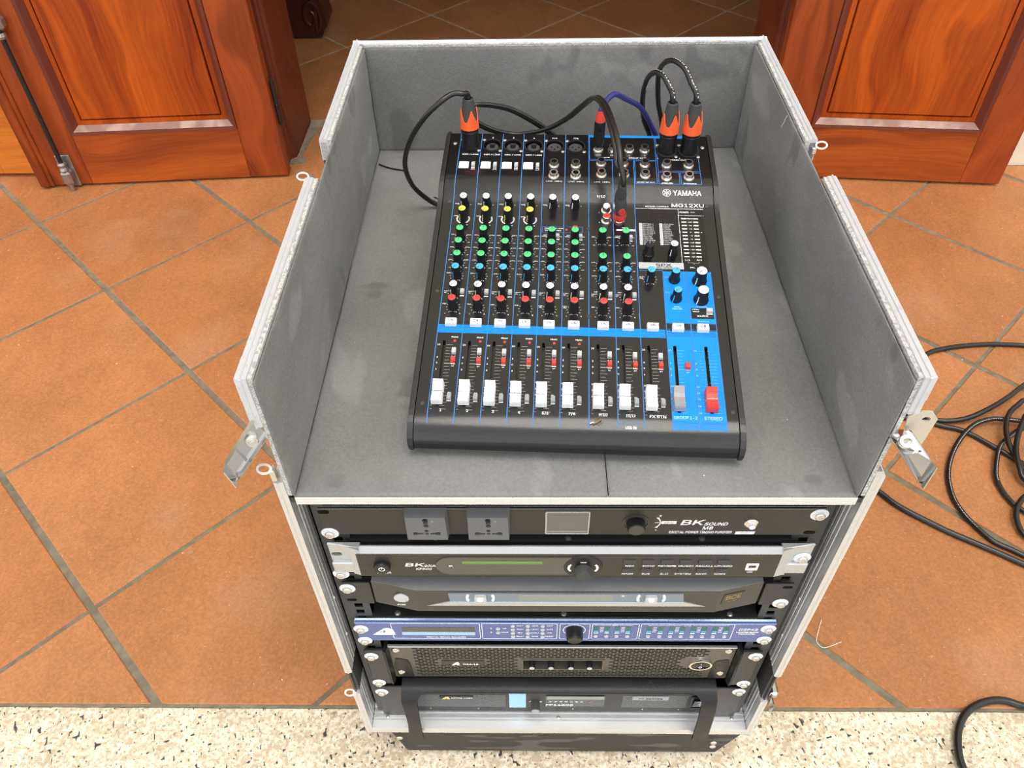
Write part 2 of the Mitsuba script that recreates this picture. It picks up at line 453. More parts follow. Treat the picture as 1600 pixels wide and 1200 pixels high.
def leaf(name, A, B, W, s0, s1, label, mats, z0=0.006, H=2.24, astragal=False):
    """a panelled door leaf; A is the foot of its left front edge, B fixes its direction; s0, s1 = stile widths"""
    A, B = np.array(A), np.array(B)
    e = (B - A) / np.linalg.norm(B - A)
    m = np.eye(4)
    m[:2, 0] = e; m[:2, 1] = [-e[1], e[0]]; m[:2, 3] = A        # local: x along, y into the wall, z up
    t = thing(name, label, None, kind='structure')
    stile, rail, panel, mould = mats
    D = 0.04
    put = lambda n, mesh, mat, sm=False, lab=None: obj(n, tf(mesh, m), mat, t, smooth=sm, label=lab)
    put('stile', rbox(0, s0, 0, D, z0, H, 0.002), stile)
    put('stile', rbox(W - s1, W, 0, D, z0, H, 0.002), stile)
    rails = [(z0, 0.155), (0.98, 1.10), (H - 0.12, H)]
    for a, b in rails: put('rail', rbox(s0, W - s1, 0.0004, D, a, b, 0.0012), rail)
    for (a, b) in ((0.155, 0.98), (1.10, H - 0.12)):
        x0, x1 = s0, W - s1
        def fr(dx, y): return [(x, y, z) for x in (x0 + dx, x1 - dx) for z in (a + dx, b - dx)]
        put('panel', hull(fr(-0.004, 0.034) + fr(-0.004, 0.0260)), panel)
        put('panel', mv(tf(prism(sbox(x0, a, x1, b).difference(sbox(x0 + .0335, a + .0335, x1 - .0335, b - .0335)), 0, 0.013), XZ), 0, 0.0270, 0), panel)
        put('panel', hull(fr(0.0375, 0.0270) + fr(0.0375, 0.0125) + fr(0.0395, 0.0110)), panel)
        # moulding: a mitred bevel round the panel
        w = 0.021
        for P in (((x0, a), (x1, a), (x1 - w, a + w), (x0 + w, a + w)), ((x0, b), (x1, b), (x1 - w, b - w), (x0 + w, b - w)),
                  ((x0, a), (x0, b), (x0 + w, b - w), (x0 + w, a + w)), ((x1, a), (x1, b), (x1 - w, b - w), (x1 - w, a + w))):
            dep = (-0.003, -0.003, 0.0125, 0.0125)
            mid = [(P[0][0] * .6 + P[3][0] * .4, P[0][1] * .6 + P[3][1] * .4), (P[1][0] * .6 + P[2][0] * .4, P[1][1] * .6 + P[2][1] * .4)]
            pts = [(p[0], d, p[1]) for p, d in zip(P, dep)] + [(p[0], 0.016, p[1]) for p in P] + [(q[0], -0.0015, q[1]) for q in mid]
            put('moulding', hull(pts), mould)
    if astragal:
        put('astragal', cat([rbox(-0.026, 0.000, -0.010, D - 0.004, z0, H, 0.003), rbox(-0.004, 0.012, -0.004, 0.001, z0, H, 0.0015)]), stile)
    return t, m


OUT = (('m_wood_stile', 'm_wood_rail', 'm_wood_panel', 'm_wood_mould'))
d1, md1 = leaf('door_1', (-1.382, 1.5147), (-0.722, 1.5596), 0.665, 0.116, 0.107,
               'red brown panelled door leaf on the left, folded open, with a black bolt rod', OUT, astragal=True)
leaf('door_2', (-2.10, 1.572), (-1.43, 1.572), 0.668, 0.11, 0.11, 'lighter golden wooden door leaf at the far left edge',
     ('m_wood_gold', 'm_wood_gold', 'm_wood_gold', 'm_wood_mould'), z0=0.010)
dR = np.array([1.2485 - 0.8289, 1.4878 - 1.5257]); dR /= np.linalg.norm(dR)
A3 = np.array([0.8289, 1.5257]) - 0.229 * dR
leaf('door_3', A3, A3 + dR, 0.65, 0.112, 0.104, 'red brown panelled door leaf on the right, folded open behind the case', OUT)
# espagnolette bolt on the left leaf
bolt = lambda mesh: tf(mesh, md1)
b = obj('bolt_rod', bolt(tube([(0.066, -0.020, z) for z in np.linspace(0.085, 2.1, 12)], 0.0062, 14)), 'm_iron', d1, label='black iron bolt rod')
obj('bracket', bolt(cat([rbox(0.046, 0.086, -0.006, 0.001, 0.005, 0.100, 0.002), rbox(0.052, 0.080, -0.032, -0.004, 0.022, 0.062, 0.006),
                         mv(lathe([(0.011, 0), (0.012, .004), (0.009, .012), (0.012, .020), (0.009, .026)], 16), 0.066, -0.020, 0.062),
                         mv(lathe([(0.0055, 0), (0.0055, .022)], 12), 0.066, -0.020, 0.0)])), 'm_ironworn', b, label='worn metal foot of the bolt')
obj('bracket', bolt(cat([rbox(0.048, 0.084, -0.030, 0.001, 0.445, 0.475, 0.006), mv(lathe([(0.011, 0), (0.013, .006), (0.011, .014)], 16), 0.066, -0.020, 0.425)])), 'm_ironworn', b, label='worn metal guide of the bolt')
# hinge between the left leaf and the jamb
hz = 0.15
hg = cat([mv(lathe([(0.004, 0), (0.0060, .003), (0.0060, .060), (0.004, .062)], 16), -0.7115, 1.580, hz), mv(lathe([(0.004, 0), (0.0060, .002), (0.0060, .058), (.003, .066), (0.004, .074)], 16), -0.7115, 1.580, hz + 0.063)])
obj('hinge', hg, 'm_iron', d1, label='dark barrel hinge')

# furniture leg in the dim room
leg = []
def slab(pts, y0, y1): return mv(tf(prism(pts, 0, y1 - y0), XZ), 0, y1, 0)
legbody = unary_union([Polygon([(-0.93, 0.02), (-0.795, 0.02), (-0.775, 0.06), (-0.79, 0.14), (-0.815, 0.24), (-0.83, 0.60), (-0.95, 0.60)]).buffer(0.012)])
t = thing('furniture_leg', 'dark carved wooden furniture leg standing inside the doorway', 'furniture leg')
obj('post', slab(legbody, 2.50, 2.62), 'm_wood_dark', t, smooth=40)
scroll = spline([(-0.815 + 0.036 * k * math.cos(a), 2.496, 0.082 + 0.062 * k * math.sin(a)) for a, k in zip(np.linspace(-1.2, 7.6, 16), np.linspace(1, .25, 16))], 5)
obj('scroll', tube(np.vstack([spline([(-0.832, 2.497, .58), (-0.826, 2.497, .30), (-0.815, 2.497, .18), (-0.788, 2.496, .10)], 4)[:-1], scroll]), 0.0075, 8), 'm_wood_dark', t, label='carved scroll edge')

# rough cement along the foot of the left jamb
cp = [(-0.712, 1.655), (-0.708, 1.70), (-0.704, 1.76), (-0.700, 1.82), (-0.690, 1.872), (-0.672, 1.880)]
cz = [LineString([a, b]).buffer(w, quad_segs=3) for a, b, w in zip(cp[:-1], cp[1:], (.006, .008, .011, .016, .013))]
cm = LineString([(-0.735, 1.640), (-0.700, 1.648)]).buffer(.014, quad_segs=3)
struct('trim_6', prism(unary_union(cz + [cm]), -.01, .0035), 'm_grout', 'rough grey cement along the foot of the left door jamb')
# ------------------------------------------------------------------ the flight case
case = thing('flight_case', 'open aluminium edged case lined with grey foam, audio rack in its front', 'flight case')
YF, YK = -0.020, 0.592              # front and back outside
ZT, ZBAY, ZLOW = 0.789, 0.6395, 0.0895
XO = 0.2646
C_ = lambda n, m, mat, sm=30, lab=None, par=None, kind=None: obj(n, m, mat, par or case, smooth=sm, label=lab, kind=kind)
for s in (-1, 1):
    a, b = sorted((s * 0.2566, s * 0.2636))
    y0, y1, za, zb, zc, zd = {-1: (0.264, 0.340, 0.7335, 0.6595, 0.2780, 0.2170), 1: (0.260, 0.331, 0.7480, 0.6680, 0.2728, 0.1975)}[s]
    C_('side_panel', cut(rbox(a, b, YF + 0.006, YK - 0.004, ZLOW + 0.002, ZT - 0.004), [rbox(a - .1, b + .1, y0, y1, ZT - 0.045, 1), rbox(a - .1, b + .1, -1, YF + 0.040, zb, za)]), 'm_laminate', False)
C_('back_panel', rbox(-0.2636, 0.2636, YK - 0.0085, YK - 0.0015, ZLOW + 0.002, ZT - 0.004), 'm_laminate', False)
C_('base_board', rbox(-0.2560, 0.2560, YF + 0.004, YK - 0.009, ZLOW + 0.0015, ZLOW + 0.0095), 'm_laminate', False)
# the black skirt under the case, its corners cut off
sk = [(-0.2354, ZLOW), (0.2580, ZLOW), (0.2290, 0.010), (-0.2170, 0.010)]
C_('skirt', mv(tf(prism(sk, 0, 0.55), XZ), 0, 0.535, 0), 'm_skirt', False, 'scratched black skirt with cut corners')
for x in (-0.19, 0.19):
    for y in (0.06, 0.48): C_('rubber_foot', mv(lathe([(0.018, 0.0), (0.020, 0.002), (0.020, 0.010), (0.018, 0.0105)], 20), x, y, 0.0), 'm_blackmatte')
for x, z in ((-0.2215, 0.071), (0.2180, 0.060), (0.2190, 0.046)):
    C_('rivet', tf(lathe([(0.0045, 0), (0.004, .0012), (0.002, .0020)], 14), M4(XZ[:3, :3], (x, YF + .005 - 0.0052, z))), 'm_zinc')


# edge extrusions: outline across the wall (x outwards, h along the edge's outward direction)
def lip(s0=0.0, groove=False):
    w = 0.0046
    return [(-w, 0.0), (-w, 0.0245), (-w + .0008, 0.0252), (-0.0012, 0.0252), (-0.0007, 0.0266), (0.0007, 0.0266), (0.0012, 0.0252), (w - .0008, 0.0252), (w, 0.0245), (w, 0.0)]


LIP = lip()
def edge_y(s, xc, y0, y1):      # along y on a side wall's top
    return mv(tf(prism(LIP, 0, y1 - y0), np.array([[1, 0, 0, 0], [0, 0, 1, 0], [0, 1, 0, 0], [0, 0, 0, 1.]])), xc, y0, ZT - 0.0252)


def edge_z(xc, z0, z1):         # along z on a side wall's front
    return mv(tf(prism(LIP, 0, z1 - z0), np.array([[1, 0, 0, 0], [0, -1, 0, 0], [0, 0, 1, 0], [0, 0, 0, 1.]])), xc, YF + 0.0252, z0)


G = {-1: (0.264, 0.340, 0.7335, 0.6595, 0.2780, 0.2170), 1: (0.260, 0.331, 0.7480, 0.6680, 0.2728, 0.1975)}
fix = lambda m: (m.fix_normals() or m)
for s in (-1, 1):
    y0, y1, za, zb, zc, zd = G[s]
    xc = s * 0.2600
    C_('edge_trim', fix(cut(edge_y(s, xc, y1, YK), [rbox(-1, 1, 5, 6, 0, 1)])), 'm_alu_worn', False, 'worn aluminium edge')
    C_('edge_trim', fix(edge_y(s, xc, YF, y0)), 'm_alu_worn', False, 'worn aluminium edge')
    C_('edge_trim', fix(edge_z(xc, za, ZT)), 'm_alu_worn', False, 'worn aluminium edge')
    # pale foam edge beside the trims
    C_('foam_edge', rbox(*sorted((s * 0.2516, s * 0.2553)), y1, 0.577, ZT - 0.03, ZT - 0.0012), 'm_cut', False, 'pale cut edge of the foam')
    C_('foam_edge', rbox(*sorted((s * 0.2516, s * 0.2553)), YF + 0.002, y0, ZT - 0.03, ZT - 0.0012), 'm_cut', False, 'pale cut edge of the foam')
    C_('foam_edge', rbox(*sorted((s * 0.2516, s * 0.2553)), YF + 0.0012, YF + 0.02, ZBAY + .0, ZT - 0.0304), 'm_cut', False, 'pale cut edge of the foam')
    # grooved rack-side extrusion, from the bay floor to the bottom, broken by the recess of a latch
    pts = [(0.2646, YF), (0.2646, 0.012), (0.2566, 0.0145)]
    prof = [(0.2646, YF + .001), (0.2646, 0.012), (0.2560, 0.0145)]
    for g in (0.0068, 0.0000, -0.0068): prof += [(0.2560, g + 0.0016), (0.2566, g + 0.0006), (0.2566, g - 0.0006), (0.2560, g - 0.0016)]
    prof += [(0.2560, YF + 0.004), (0.2556, YF + .001), (0.2590, YF), (0.2600, YF - 0.0013), (0.2612, YF), (0.2640, YF)]
    for (a, b) in ((zc, zb), (ZLOW, zd)):
        C_('front_trim', fix(prism([(s * x, y) for x, y in prof], a, b)), 'm_alu', False, 'grooved aluminium edge beside the rack')
    C_('recess_plate', rbox(*sorted((s * 0.2600, s * 0.2618)), YF + 0.003, 0.014, zd, zc), 'm_laminate', False, 'black plate in the gap of the edge')
    for (y, z) in ((0.002, zc - .012), (0.008, zc - .022), (0.004, zd + .012)):
        C_('rivet', tf(lathe([(0.0026, 0), (0.0024, .0007), (0.0012, .0012)], 12), M4(np.array([[0, 0, -s], [0, 1, 0], [s, 0, 0.]]), (s * 0.2602, y, z))), 'm_zinc')
    for z in (0.42, 0.60, 0.335): C_('rivet', tf(lathe([(0.0030, 0), (0.0028, .0008), (0.0014, .0014)], 12), M4(np.array([[0, 0, -s], [0, 1, 0], [s, 0, 0.]]), (s * 0.2561, 0.0035, z))), 'm_zinc')
C_('edge_trim', fix(mv(tf(prism(LIP, 0, 0.529), np.array([[0, 0, 1, 0], [1, 0, 0, 0], [0, 1, 0, 0], [0, 0, 0, 1.]])), -0.2646, YK - 0.0048, ZT - 0.0252)), 'm_alu_worn', False, 'worn aluminium edge')
C_('foam_edge', rbox(-0.251, 0.251, 0.5795, 0.5828, ZT - 0.03, ZT - 0.0014), 'm_cut', False, 'pale cut edge of the foam')
# bottom extrusion with grooves, its lip in front
prof = [(YF + .001, ZLOW), (0.014, ZLOW), (0.016, 0.1060)]
for g in (0.0075, 0.0005, -0.0065): prof += [(g + 0.0020, 0.1045), (g + 0.0010, 0.1030), (g - 0.0010, 0.1030), (g - 0.0020, 0.1045)]
prof += [(YF + 0.004, 0.1040), (YF + .0006, 0.1038), (YF, 0.1000), (YF, 0.0905)]
C_('bottom_trim', fix(mv(tf(prism(prof, 0, 0.5108), YZ), -0.2554, 0, 0)), 'm_alu', False, 'bright grooved aluminium edge at the bottom')
for x in (-0.236, 0.238, 0.0): C_('rivet', mv(lathe([(0.0028, 0), (0.0026, .0008), (0.0014, .0014)], 12), x, -0.004, 0.1046), 'm_zinc')


# foam lining: a little wavy
def foam_sheet(o, u, v, n, nu, nv, amp, thick, seed, freq=9.0):
    """grid over o + a*u + b*v, displaced along n; closed behind by thickness"""
    a, b = np.meshgrid(np.linspace(0, 1, nu), np.linspace(0, 1, nv), indexing='ij')
    P = np.array(o)[None, None] + a[..., None] * np.array(u) + b[..., None] * np.array(v)
    w = (meshkit.fbm(P * freq * np.array([1, 0.8, 1.3]), 3, seed) - 0.5) + 0.35 * (meshkit.fbm(P * freq * 3.3, 2, seed + 9) - 0.5)
    fade = np.minimum(1, np.minimum(np.minimum(a, 1 - a), np.minimum(b, 1 - b)) * 14 + 0.25)
    F1 = P + (np.maximum(w, -0.22) * fade)[..., None] * amp * np.array(n)
    F2 = P - thick * np.array(n)
    V = np.vstack([F1.reshape(-1, 3), F2.reshape(-1, 3)])
    N = nu * nv
    F = []
    idx = lambda i, j: i * nv + j
    for i in range(nu - 1):
        for j in range(nv - 1):
            q = (idx(i, j), idx(i + 1, j), idx(i + 1, j + 1), idx(i, j + 1))
            F += [(q[0], q[1], q[2]), (q[0], q[2], q[3]), (N + q[0], N + q[2], N + q[1]), (N + q[0], N + q[3], N + q[2])]
    bd = [idx(i, 0) for i in range(nu)] + [idx(nu - 1, j) for j in range(1, nv)] + [idx(i, nv - 1) for i in range(nu - 2, -1, -1)] + [idx(0, j) for j in range(nv - 2, 0, -1)]
    for p, q in zip(bd, bd[1:] + bd[:1]): F += [(p, N + p, N + q), (p, N + q, q)]
    m = trimesh.Trimesh(V, np.array(F), process=False)
    if m.volume < 0: m.invert()
    return m


h = ZT - 0.0045 - ZBAY
C_('side_foam', foam_sheet((-0.2490, YF + 0.0004, ZBAY), (0, 0.598, 0), (0, 0, h), (1, 0, 0), 120, 34, 0.0066, 0.0022, 1, 11.), 'm_foam', True, 'grey foam lining with shallow dents')
C_('side_foam', foam_sheet((0.2480, YF + 0.0004, ZBAY), (0, 0.598, 0), (0, 0, h), (-1, 0, 0), 120, 34, 0.0070, 0.0022, 2, 11.), 'm_foam', True, 'grey foam lining with shallow dents')
C_('back_foam', foam_sheet((-0.2488, 0.5775, ZBAY), (0.497, 0, 0), (0, 0, h), (0, -1, 0), 90, 34, 0.0022, 0.0018, 3), 'm_foam', True)
C_('floor_foam', foam_sheet((-0.2502, YF + 0.0008, ZBAY), (0.2797, 0, 0), (0, 0.6000, 0), (0, 0, 1), 60, 120, 0.0016, 0.0052, 4), 'm_foam', True)
C_('floor_foam', foam_sheet((0.0304, YF + 0.0008, ZBAY), (0.2192, 0, 0), (0, 0.6000, 0), (0, 0, 1), 50, 120, 0.0016, 0.0052, 5), 'm_foam', True)
C_('shelf', rbox(-0.2555, 0.2555, YF + 0.0030, 0.583, 0.6275, 0.6338), 'm_laminate', False)
C_('shelf_edge', cat([rbox(-0.2500, 0.2500, YF - 0.0002, YF + 0.0030, 0.6275, 0.6375, 0.0006)]), 'm_shelf', False, 'pale front edge under the foam')

# dark inside of the rack
C_('rack_lining', cat([rbox(-0.2558, -0.2535, 0.016, 0.583, 0.099, 0.627), rbox(0.2535, 0.2558, 0.016, 0.583, 0.099, 0.627), rbox(-0.2535, 0.2535, 0.578, 0.583, 0.099, 0.627),
                       rbox(-0.2535, 0.2535, 0.016, 0.578, 0.099, 0.1005)]), 'm_void', False, 'black inside of the rack')
# rack rails: angle irons with square holes, three to a unit
for s in (-1, 1):
    holes = []
    z = 0.118
    zs = []
    while z < 0.62: zs.append(z); z += 0.01482
    fl = cut(rbox(*sorted((s * 0.2200, s * 0.2500)), 0.0048, 0.0066, 0.107, 0.6265), [rbox(*sorted((s * (0.2325 - 0.0046), s * (0.2325 + 0.0046))), -0.01, 0.02, z - 0.0044, z + 0.0044) for z in zs])
    web = rbox(*sorted((s * 0.2484, s * 0.2502)), 0.0066, 0.0500, 0.107, 0.6265)
    C_('rack_rail', cat([fl, web, rbox(*sorted((s * 0.2502, s * 0.2535)), 0.0148, 0.045, 0.107, 0.6265)]), 'm_rackmetal', False, 'dark steel rack rail with square holes')


# butterfly latches and keeper rings
def eye(c, ax_u, ax_v, a, b, w, t):
    """flat oval ring in the plane of ax_u, ax_v"""
    n = np.cross(ax_u, ax_v)
    e = affinity.scale(Point(0, 0).buffer(1, quad_segs=8), a, b)
    r = prism(e.difference(affinity.scale(Point(0, 0).buffer(1, quad_segs=8), a - w, b - w)), -t / 2, t / 2)
    return tf(r, M4(np.stack([ax_u, ax_v, n], 1), c))


def sheet(pts, n, t):
    """thin plate through coplanar points, thickness t along n"""
    pts = np.asarray(pts, float)
    return hull(np.vstack([pts, pts + np.asarray(n) * t]))


ux, uy, uz = np.eye(3)
def tray(P, tilt, s):
    """open latch dish on corner points (attach top, attach bottom, tip bottom, tip top) in the xz plane"""
    P = [np.array([p[0], -0.026 + d, p[1]]) for p, d in zip(P, (0.008, 0.008, -0.010, -0.010))]
    n = np.cross(P[1] - P[0], P[3] - P[0]); n /= np.linalg.norm(n)
    if n[1] > 0: n = -n
    ms = [sheet(P, n, 0.0012)]
    def wall(a, b, hgt): return hull([a, b, a + n * hgt, b + n * hgt, a + (c - a) * .06, b + (c - b) * .06, a + (c - a) * .06 + n * hgt, b + (c - b) * .06 + n * hgt])
    c = sum(P) / 4
    ms += [wall(P[0], P[3], 0.0065), wall(P[1], P[2], 0.0065)]
    # folded lip at the far end, and the raised rib across
    o = (P[2] + P[3] - P[0] - P[1]); o /= np.linalg.norm(o)
    ms.append(hull([P[3] + n * .002, P[2] + n * .002, P[3] + o * 0.004 + n * 0.010, P[2] + o * 0.004 + n * 0.010, P[3] + o * 0.0055 + n * 0.009, P[2] + o * 0.0055 + n * 0.009]))
    q = lambda a, b: P[0] + (P[3] - P[0]) * a + (P[1] - P[0]) * b
    ms.append(hull([q(.62, .12), q(.62, .88), q(.70, .12), q(.70, .88), q(.66, .15) + n * .004, q(.66, .85) + n * .004]))
    u = (P[3] - P[0]) / np.linalg.norm(P[3] - P[0]); v_ = np.cross(n, u)
    Rm = np.stack([u, v_, n], 1)
    pin = tf(lathe([(0.0058, 0), (0.0058, .003), (0.0045, .0045), (0.0032, .0048), (0.0032, .0070), (.002, .0074)], 18), M4(Rm, q(.30, .5) + n * .001))
    return cat(ms), pin


lt, pin = tray([(-0.2615, 0.7440), (-0.2550, 0.7245), (-0.2838, 0.6896), (-0.2884, 0.7108)], 0, -1)
k = C_('latch', lt, 'm_chrome', False, 'open chrome butterfly latch on the left edge')
C_('pivot', pin, 'm_zinc', 30, None, k)
rt, pin = tray([(0.2650, 0.7275), (0.2488, 0.7222), (0.2805, 0.6824), (0.2815, 0.7105)], 0, 1)
k = C_('latch', rt, 'm_chrome', False, 'open chrome butterfly latch on the right edge')
C_('pivot', pin, 'm_zinc', 30, None, k)
pl = Polygon([(0.2585, 0.7440), (0.2680, 0.7493), (0.2762, 0.7485), (0.2828, 0.7402), (0.2808, 0.7090), (0.2660, 0.7240), (0.2600, 0.7300)]).difference(affinity.scale(Point(0.2735, 0.7400).buffer(0.0034), 1, .8))
C_('plate', mv(tf(prism(pl, 0, 0.0015), XZ), 0, -0.0165, 0), 'm_zinc', False, 'zinc plate with a hole', k)
C_('ring', eye((0.2560, -0.034, 0.7325), ux, uy * 0.8 + uz * 0.6, 0.0062, 0.0052, 0.0028, 0.0016), 'm_zinc', 30, 'zinc eye of the latch', k)
C_('arm', hull([(0.2535, -0.033, 0.7330), (0.2595, -0.033, 0.7330), (0.2535, -0.019, 0.7290), (0.2600, -0.019, 0.7290), (0.2535, -0.033, 0.7315), (0.2595, -0.033, 0.7315)]), 'm_chrome', False, None, k)
# keeper rings
for c, s, L in (((-0.2648, -0.0185, 0.6775), -1, 'front'), ((-0.2655, -0.0175, 0.2165), -1, 'low'), ((0.2635, 0.3285, 0.7835), 1, 'top'), ((-0.2630, 0.2690, 0.7870), -1, 'top')):
    c = np.array(c)
    if L in ('front', 'low'):
        r = eye(c + s * ux * 0.003, ux, uy * .75 + uz * .66, 0.0070, 0.0050, 0.0022, 0.0018); st = rbox(*sorted((c[0] + s * .000, c[0] - s * .005)), c[1] - .002, c[1] + .006, c[2] - .016, c[2] - .001, .001)
    else:
        r = eye(c + s * ux * 0.005, ux, uy * .7 + uz * .7, 0.0066, 0.0046, 0.0018, 0.0016); st = rbox(*sorted((c[0] - s * .004, c[0] + s * .001)), c[1] - .002, c[1] + .008, c[2] - .010, c[2] - .002, .001)
    C_('keeper_ring', cat([r, st]), 'm_zinc', 30, 'zinc keeper eye')
# open hatch of the corner blocks where the trims end
lat2 = cat([hull([(0.2655, -0.020, 0.213), (0.2655, 0.006, 0.213), (0.2735, -0.020, 0.190), (0.2735, -0.002, 0.190), (0.2665, -0.021, 0.187), (0.2665, -.002, 0.187)]),
            rbox(0.2650, 0.2755, -0.018, 0.004, 0.205, 0.218, 0.003), hull([(0.2735, -0.023, 0.193), (0.2735, -0.001, 0.193), (0.2705, -0.025, 0.178), (0.2705, -.004, 0.178), (0.2690, -0.025, 0.179), (0.2690, -0.004, 0.179)])])
C_('latch', lat2, 'm_chrome', False, 'chrome latch low on the right edge')
# ------------------------------------------------------------------ the mixing console (built in its own frame: X right, Y back, Z up)
mixer = thing('mixing_console', 'black and blue twelve channel mixing console lying in the foam lined top of the case', 'mixing console')
MM = M4(rot(-2.45, [0, 0, 1])[:3, :3], (0.004, 0.022, ZBAY + 0.0002))
PRF = np.array([(-0.0025, .012), (-0.0026, .018), (-0.0005, .0240), (.004, .0292), (.010, .0333), (.016, .0359), (.022, .0375), (.252, .0835), (.268, .0867), (.277, .0890), (.284, .0918), (.303, .1005), (.310, .1028), (.317, .1041), (.388, .1135)])
sz_ = lambda y: float(np.interp(y, PRF[:, 0], PRF[:, 1]))
def slope(y): return (sz_(y + .003) - sz_(y - .003)) / .006
def fr(X, Y, off=0.0, th=0.0):
    """frame on the panel: local x right, y up the panel, z out of it; turned by th degrees about z"""
    a = math.atan(slope(Y))
    R = np.array([[1, 0, 0], [0, math.cos(a), -math.sin(a)], [0, math.sin(a), math.cos(a)]])
    p = np.array([X, Y, sz_(Y)]) + R[:, 2] * off
    return MM @ M4(R @ rot(th, [0, 0, 1])[:3, :3], p)
def frz(X, Y, off=0.0, th=0.0):
    return MM @ M4(rot(th, [0, 0, 1])[:3, :3], (X, Y, sz_(Y) + off))
MO = lambda n, m, mat, par=None, sm=30, lab=None, kind=None: obj(n, m, mat, par or mixer, smooth=sm, label=lab, kind=kind)


def strip(x0, x1, y0, y1, off=0.00012, mat=None):
    """thin print following the panel"""
    ys = [y0] + [y for y in PRF[:, 0] if y0 < y < y1] + [y1]
    V, F = [], []
    for y in ys:
        for x in (x0, x1):
            for o in (-0.0002, off): V.append((x, y, sz_(y) + o))
    for i in range(len(ys) - 1):
        a, b = 4 * i, 4 * i + 4
        F += [(a + 1, a + 3, b + 3), (a + 1, b + 3, b + 1), (a, b, b + 1), (a, b + 1, a + 1), (a + 2, a + 3, b + 3)[::-1], (a + 2, b + 3, b + 2)[::-1]]
    F += [(0, 1, 3), (0, 3, 2)]
    return tf(trimesh.Trimesh(np.array(V), np.array(F), process=False), MM)


COL = [-0.1255, -0.1010, -0.0773, -0.0534, -0.0296, -0.0055, 0.0229, 0.0469, 0.0709, 0.0951, 0.1197]
SEP = [-0.1380, -0.1135, -0.0892, -0.0652, -0.0413, -0.0172, 0.0093, 0.0354, 0.0590, 0.0840, 0.1080, 0.1323]
YSL0, YSL1 = 0.0270, 0.0995
XB0, XB1 = -0.1495, 0.1432
# body with real fader slots and socket wells
out = [(y, z) for y, z in PRF] + [(0.3895, 0.1125), (0.3900, 0.110), (0.3880, 0.0125), (0.386, 0.0105), (0.0, 0.0105)]
body = mv(tf(prism(out, 0, XB1 - XB0), YZ), XB0, 0, 0)
SLX = [c - 0.0046 for c in COL[:6]] + [COL[6] - 0.0050, COL[7] - 0.0050, COL[8] - 0.0047, COL[9] - 0.0042, COL[10] + 0.0006]
wells = []
for x in SLX:
    s = prism(rrect(-0.0013, 0.0013, YSL0, YSL1, 0.0012), -0.006, 0.004)
    a = math.atan(0.2)
    sh = np.eye(4); sh[2, 1] = 0.2; sh[2, 3] = sz_(0.022) - 0.2 * 0.022; sh[0, 3] = x
    wells.append(tf(s, sh))
XLRX = COL[:6]
for i, x in enumerate(XLRX): wells.append(tf(mv(trimesh.creation.cylinder(0.0100, 0.012, sections=32), 0, 0, -0.004), np.linalg.inv(MM) @ fr(x, 0.3665)))
body = cut(body, wells)
MO('body', tf(body, MM), 'm_body', sm=25)
ck = Polygon([(y, z) for y, z in out]).buffer(0.0018, join_style=1)
ckp = ck.intersection(sbox(-0.02, -0.01, 0.3905, 0.20))
for x0, x1, xi in ((-0.1560, -0.1500, -1), (0.1437, 0.1500, 1)):
    inner, outer = ckp, ckp.buffer(-0.0032)
    # bevelled on the outside
    A = mv(tf(prism(ckp, 0, (x1 - x0) * 0.55), YZ), x0 if xi > 0 else x1 - (x1 - x0) * 0.55, 0, 0)
    ms = [A]
    for t, bf in ((0.70, 0.0007), (0.86, 0.0020), (1.0, 0.0042)):
        pol = ckp.buffer(-bf)
        w = (x1 - x0) * t
        ms.append(mv(tf(prism(pol, 0, w), YZ), x0 if xi > 0 else x1 - w, 0, 0))
    MO('side_cheek', tf(cat(ms), MM), 'm_cheek', sm=50, lab='glossy rounded side cheek')
for x in (-0.12, 0.115):
    for y in (0.03, 0.35): MO('rubber_foot', tf(mv(lathe([(0.007, 0), (0.008, .001), (0.008, .011)], 16), x, y, -0.0002), MM), 'm_blackmatte')

# blue fields and lines
def around(x0, x1, xs):
    return [strip(x0, xs - .0016, .0105, .1105), strip(xs + .0016, x1, .0105, .1105), strip(xs - .0016, xs + .0016, .0105, YSL0), strip(xs - .0016, xs + .0016, YSL1 + .0003, .1105)]
W, BL, BD, PB = [], [], [], []     # white, line blue, ...
FIELD = [strip(SEP[0], SEP[9] - .0008, 0.1085, 0.1185), strip(0.0847, 0.1075, 0.1265, 0.1910), strip(0.1087, 0.1322, 0.1265, 0.1910),
         *around(0.0847, 0.1075, SLX[9]), *around(0.1087, 0.1322, SLX[10]), strip(0.0847, 0.1075, 0.1105, 0.1178), strip(0.1087, 0.1322, 0.1105, 0.1178),
         strip(SEP[6], 0.1323, 0.3835, 0.3880)]
for s_ in FIELD: MO('blue_field', s_, 'm_blue', sm=False, lab='bright blue printed field')
BLK = [strip(0.0857, 0.1066, 0.1185, 0.1262, 0.0002), strip(0.1097, 0.1313, 0.1185, 0.1262, 0.0002), strip(0.1095, 0.1312, 0.1325, 0.1450, 0.0003)]
lines = []
for i, x in enumerate(SEP):
    top = 0.388 if i <= 6 else 0.3095
    if i == 7: top = 0.344
    if i == 8: top = 0.344
    if i < 9: lines.append(strip(x - 0.00045, x + 0.00045, 0.0100 if i < 9 else 0.12, top, 0.0001))
for x in (0.0843, 0.1079, 0.1083, 0.1326): lines.append(strip(x - 0.0004, x + 0.0004, 0.0100, 0.1918, 0.0002))
lines += [strip(0.0590, 0.0845, 0.1915, 0.1922), strip(0.084, 0.1326, 0.1185, 0.1189, .0003), strip(0.084, 0.1326, 0.1258, 0.1262, .0003)]
def frame(x0, x1, y0, y1, w=0.0007):
    return [strip(x0, x1, y0, y0 + w), strip(x0, x1, y1 - w, y1), strip(x0, x0 + w, y0, y1), strip(x1 - w, x1, y0, y1)]
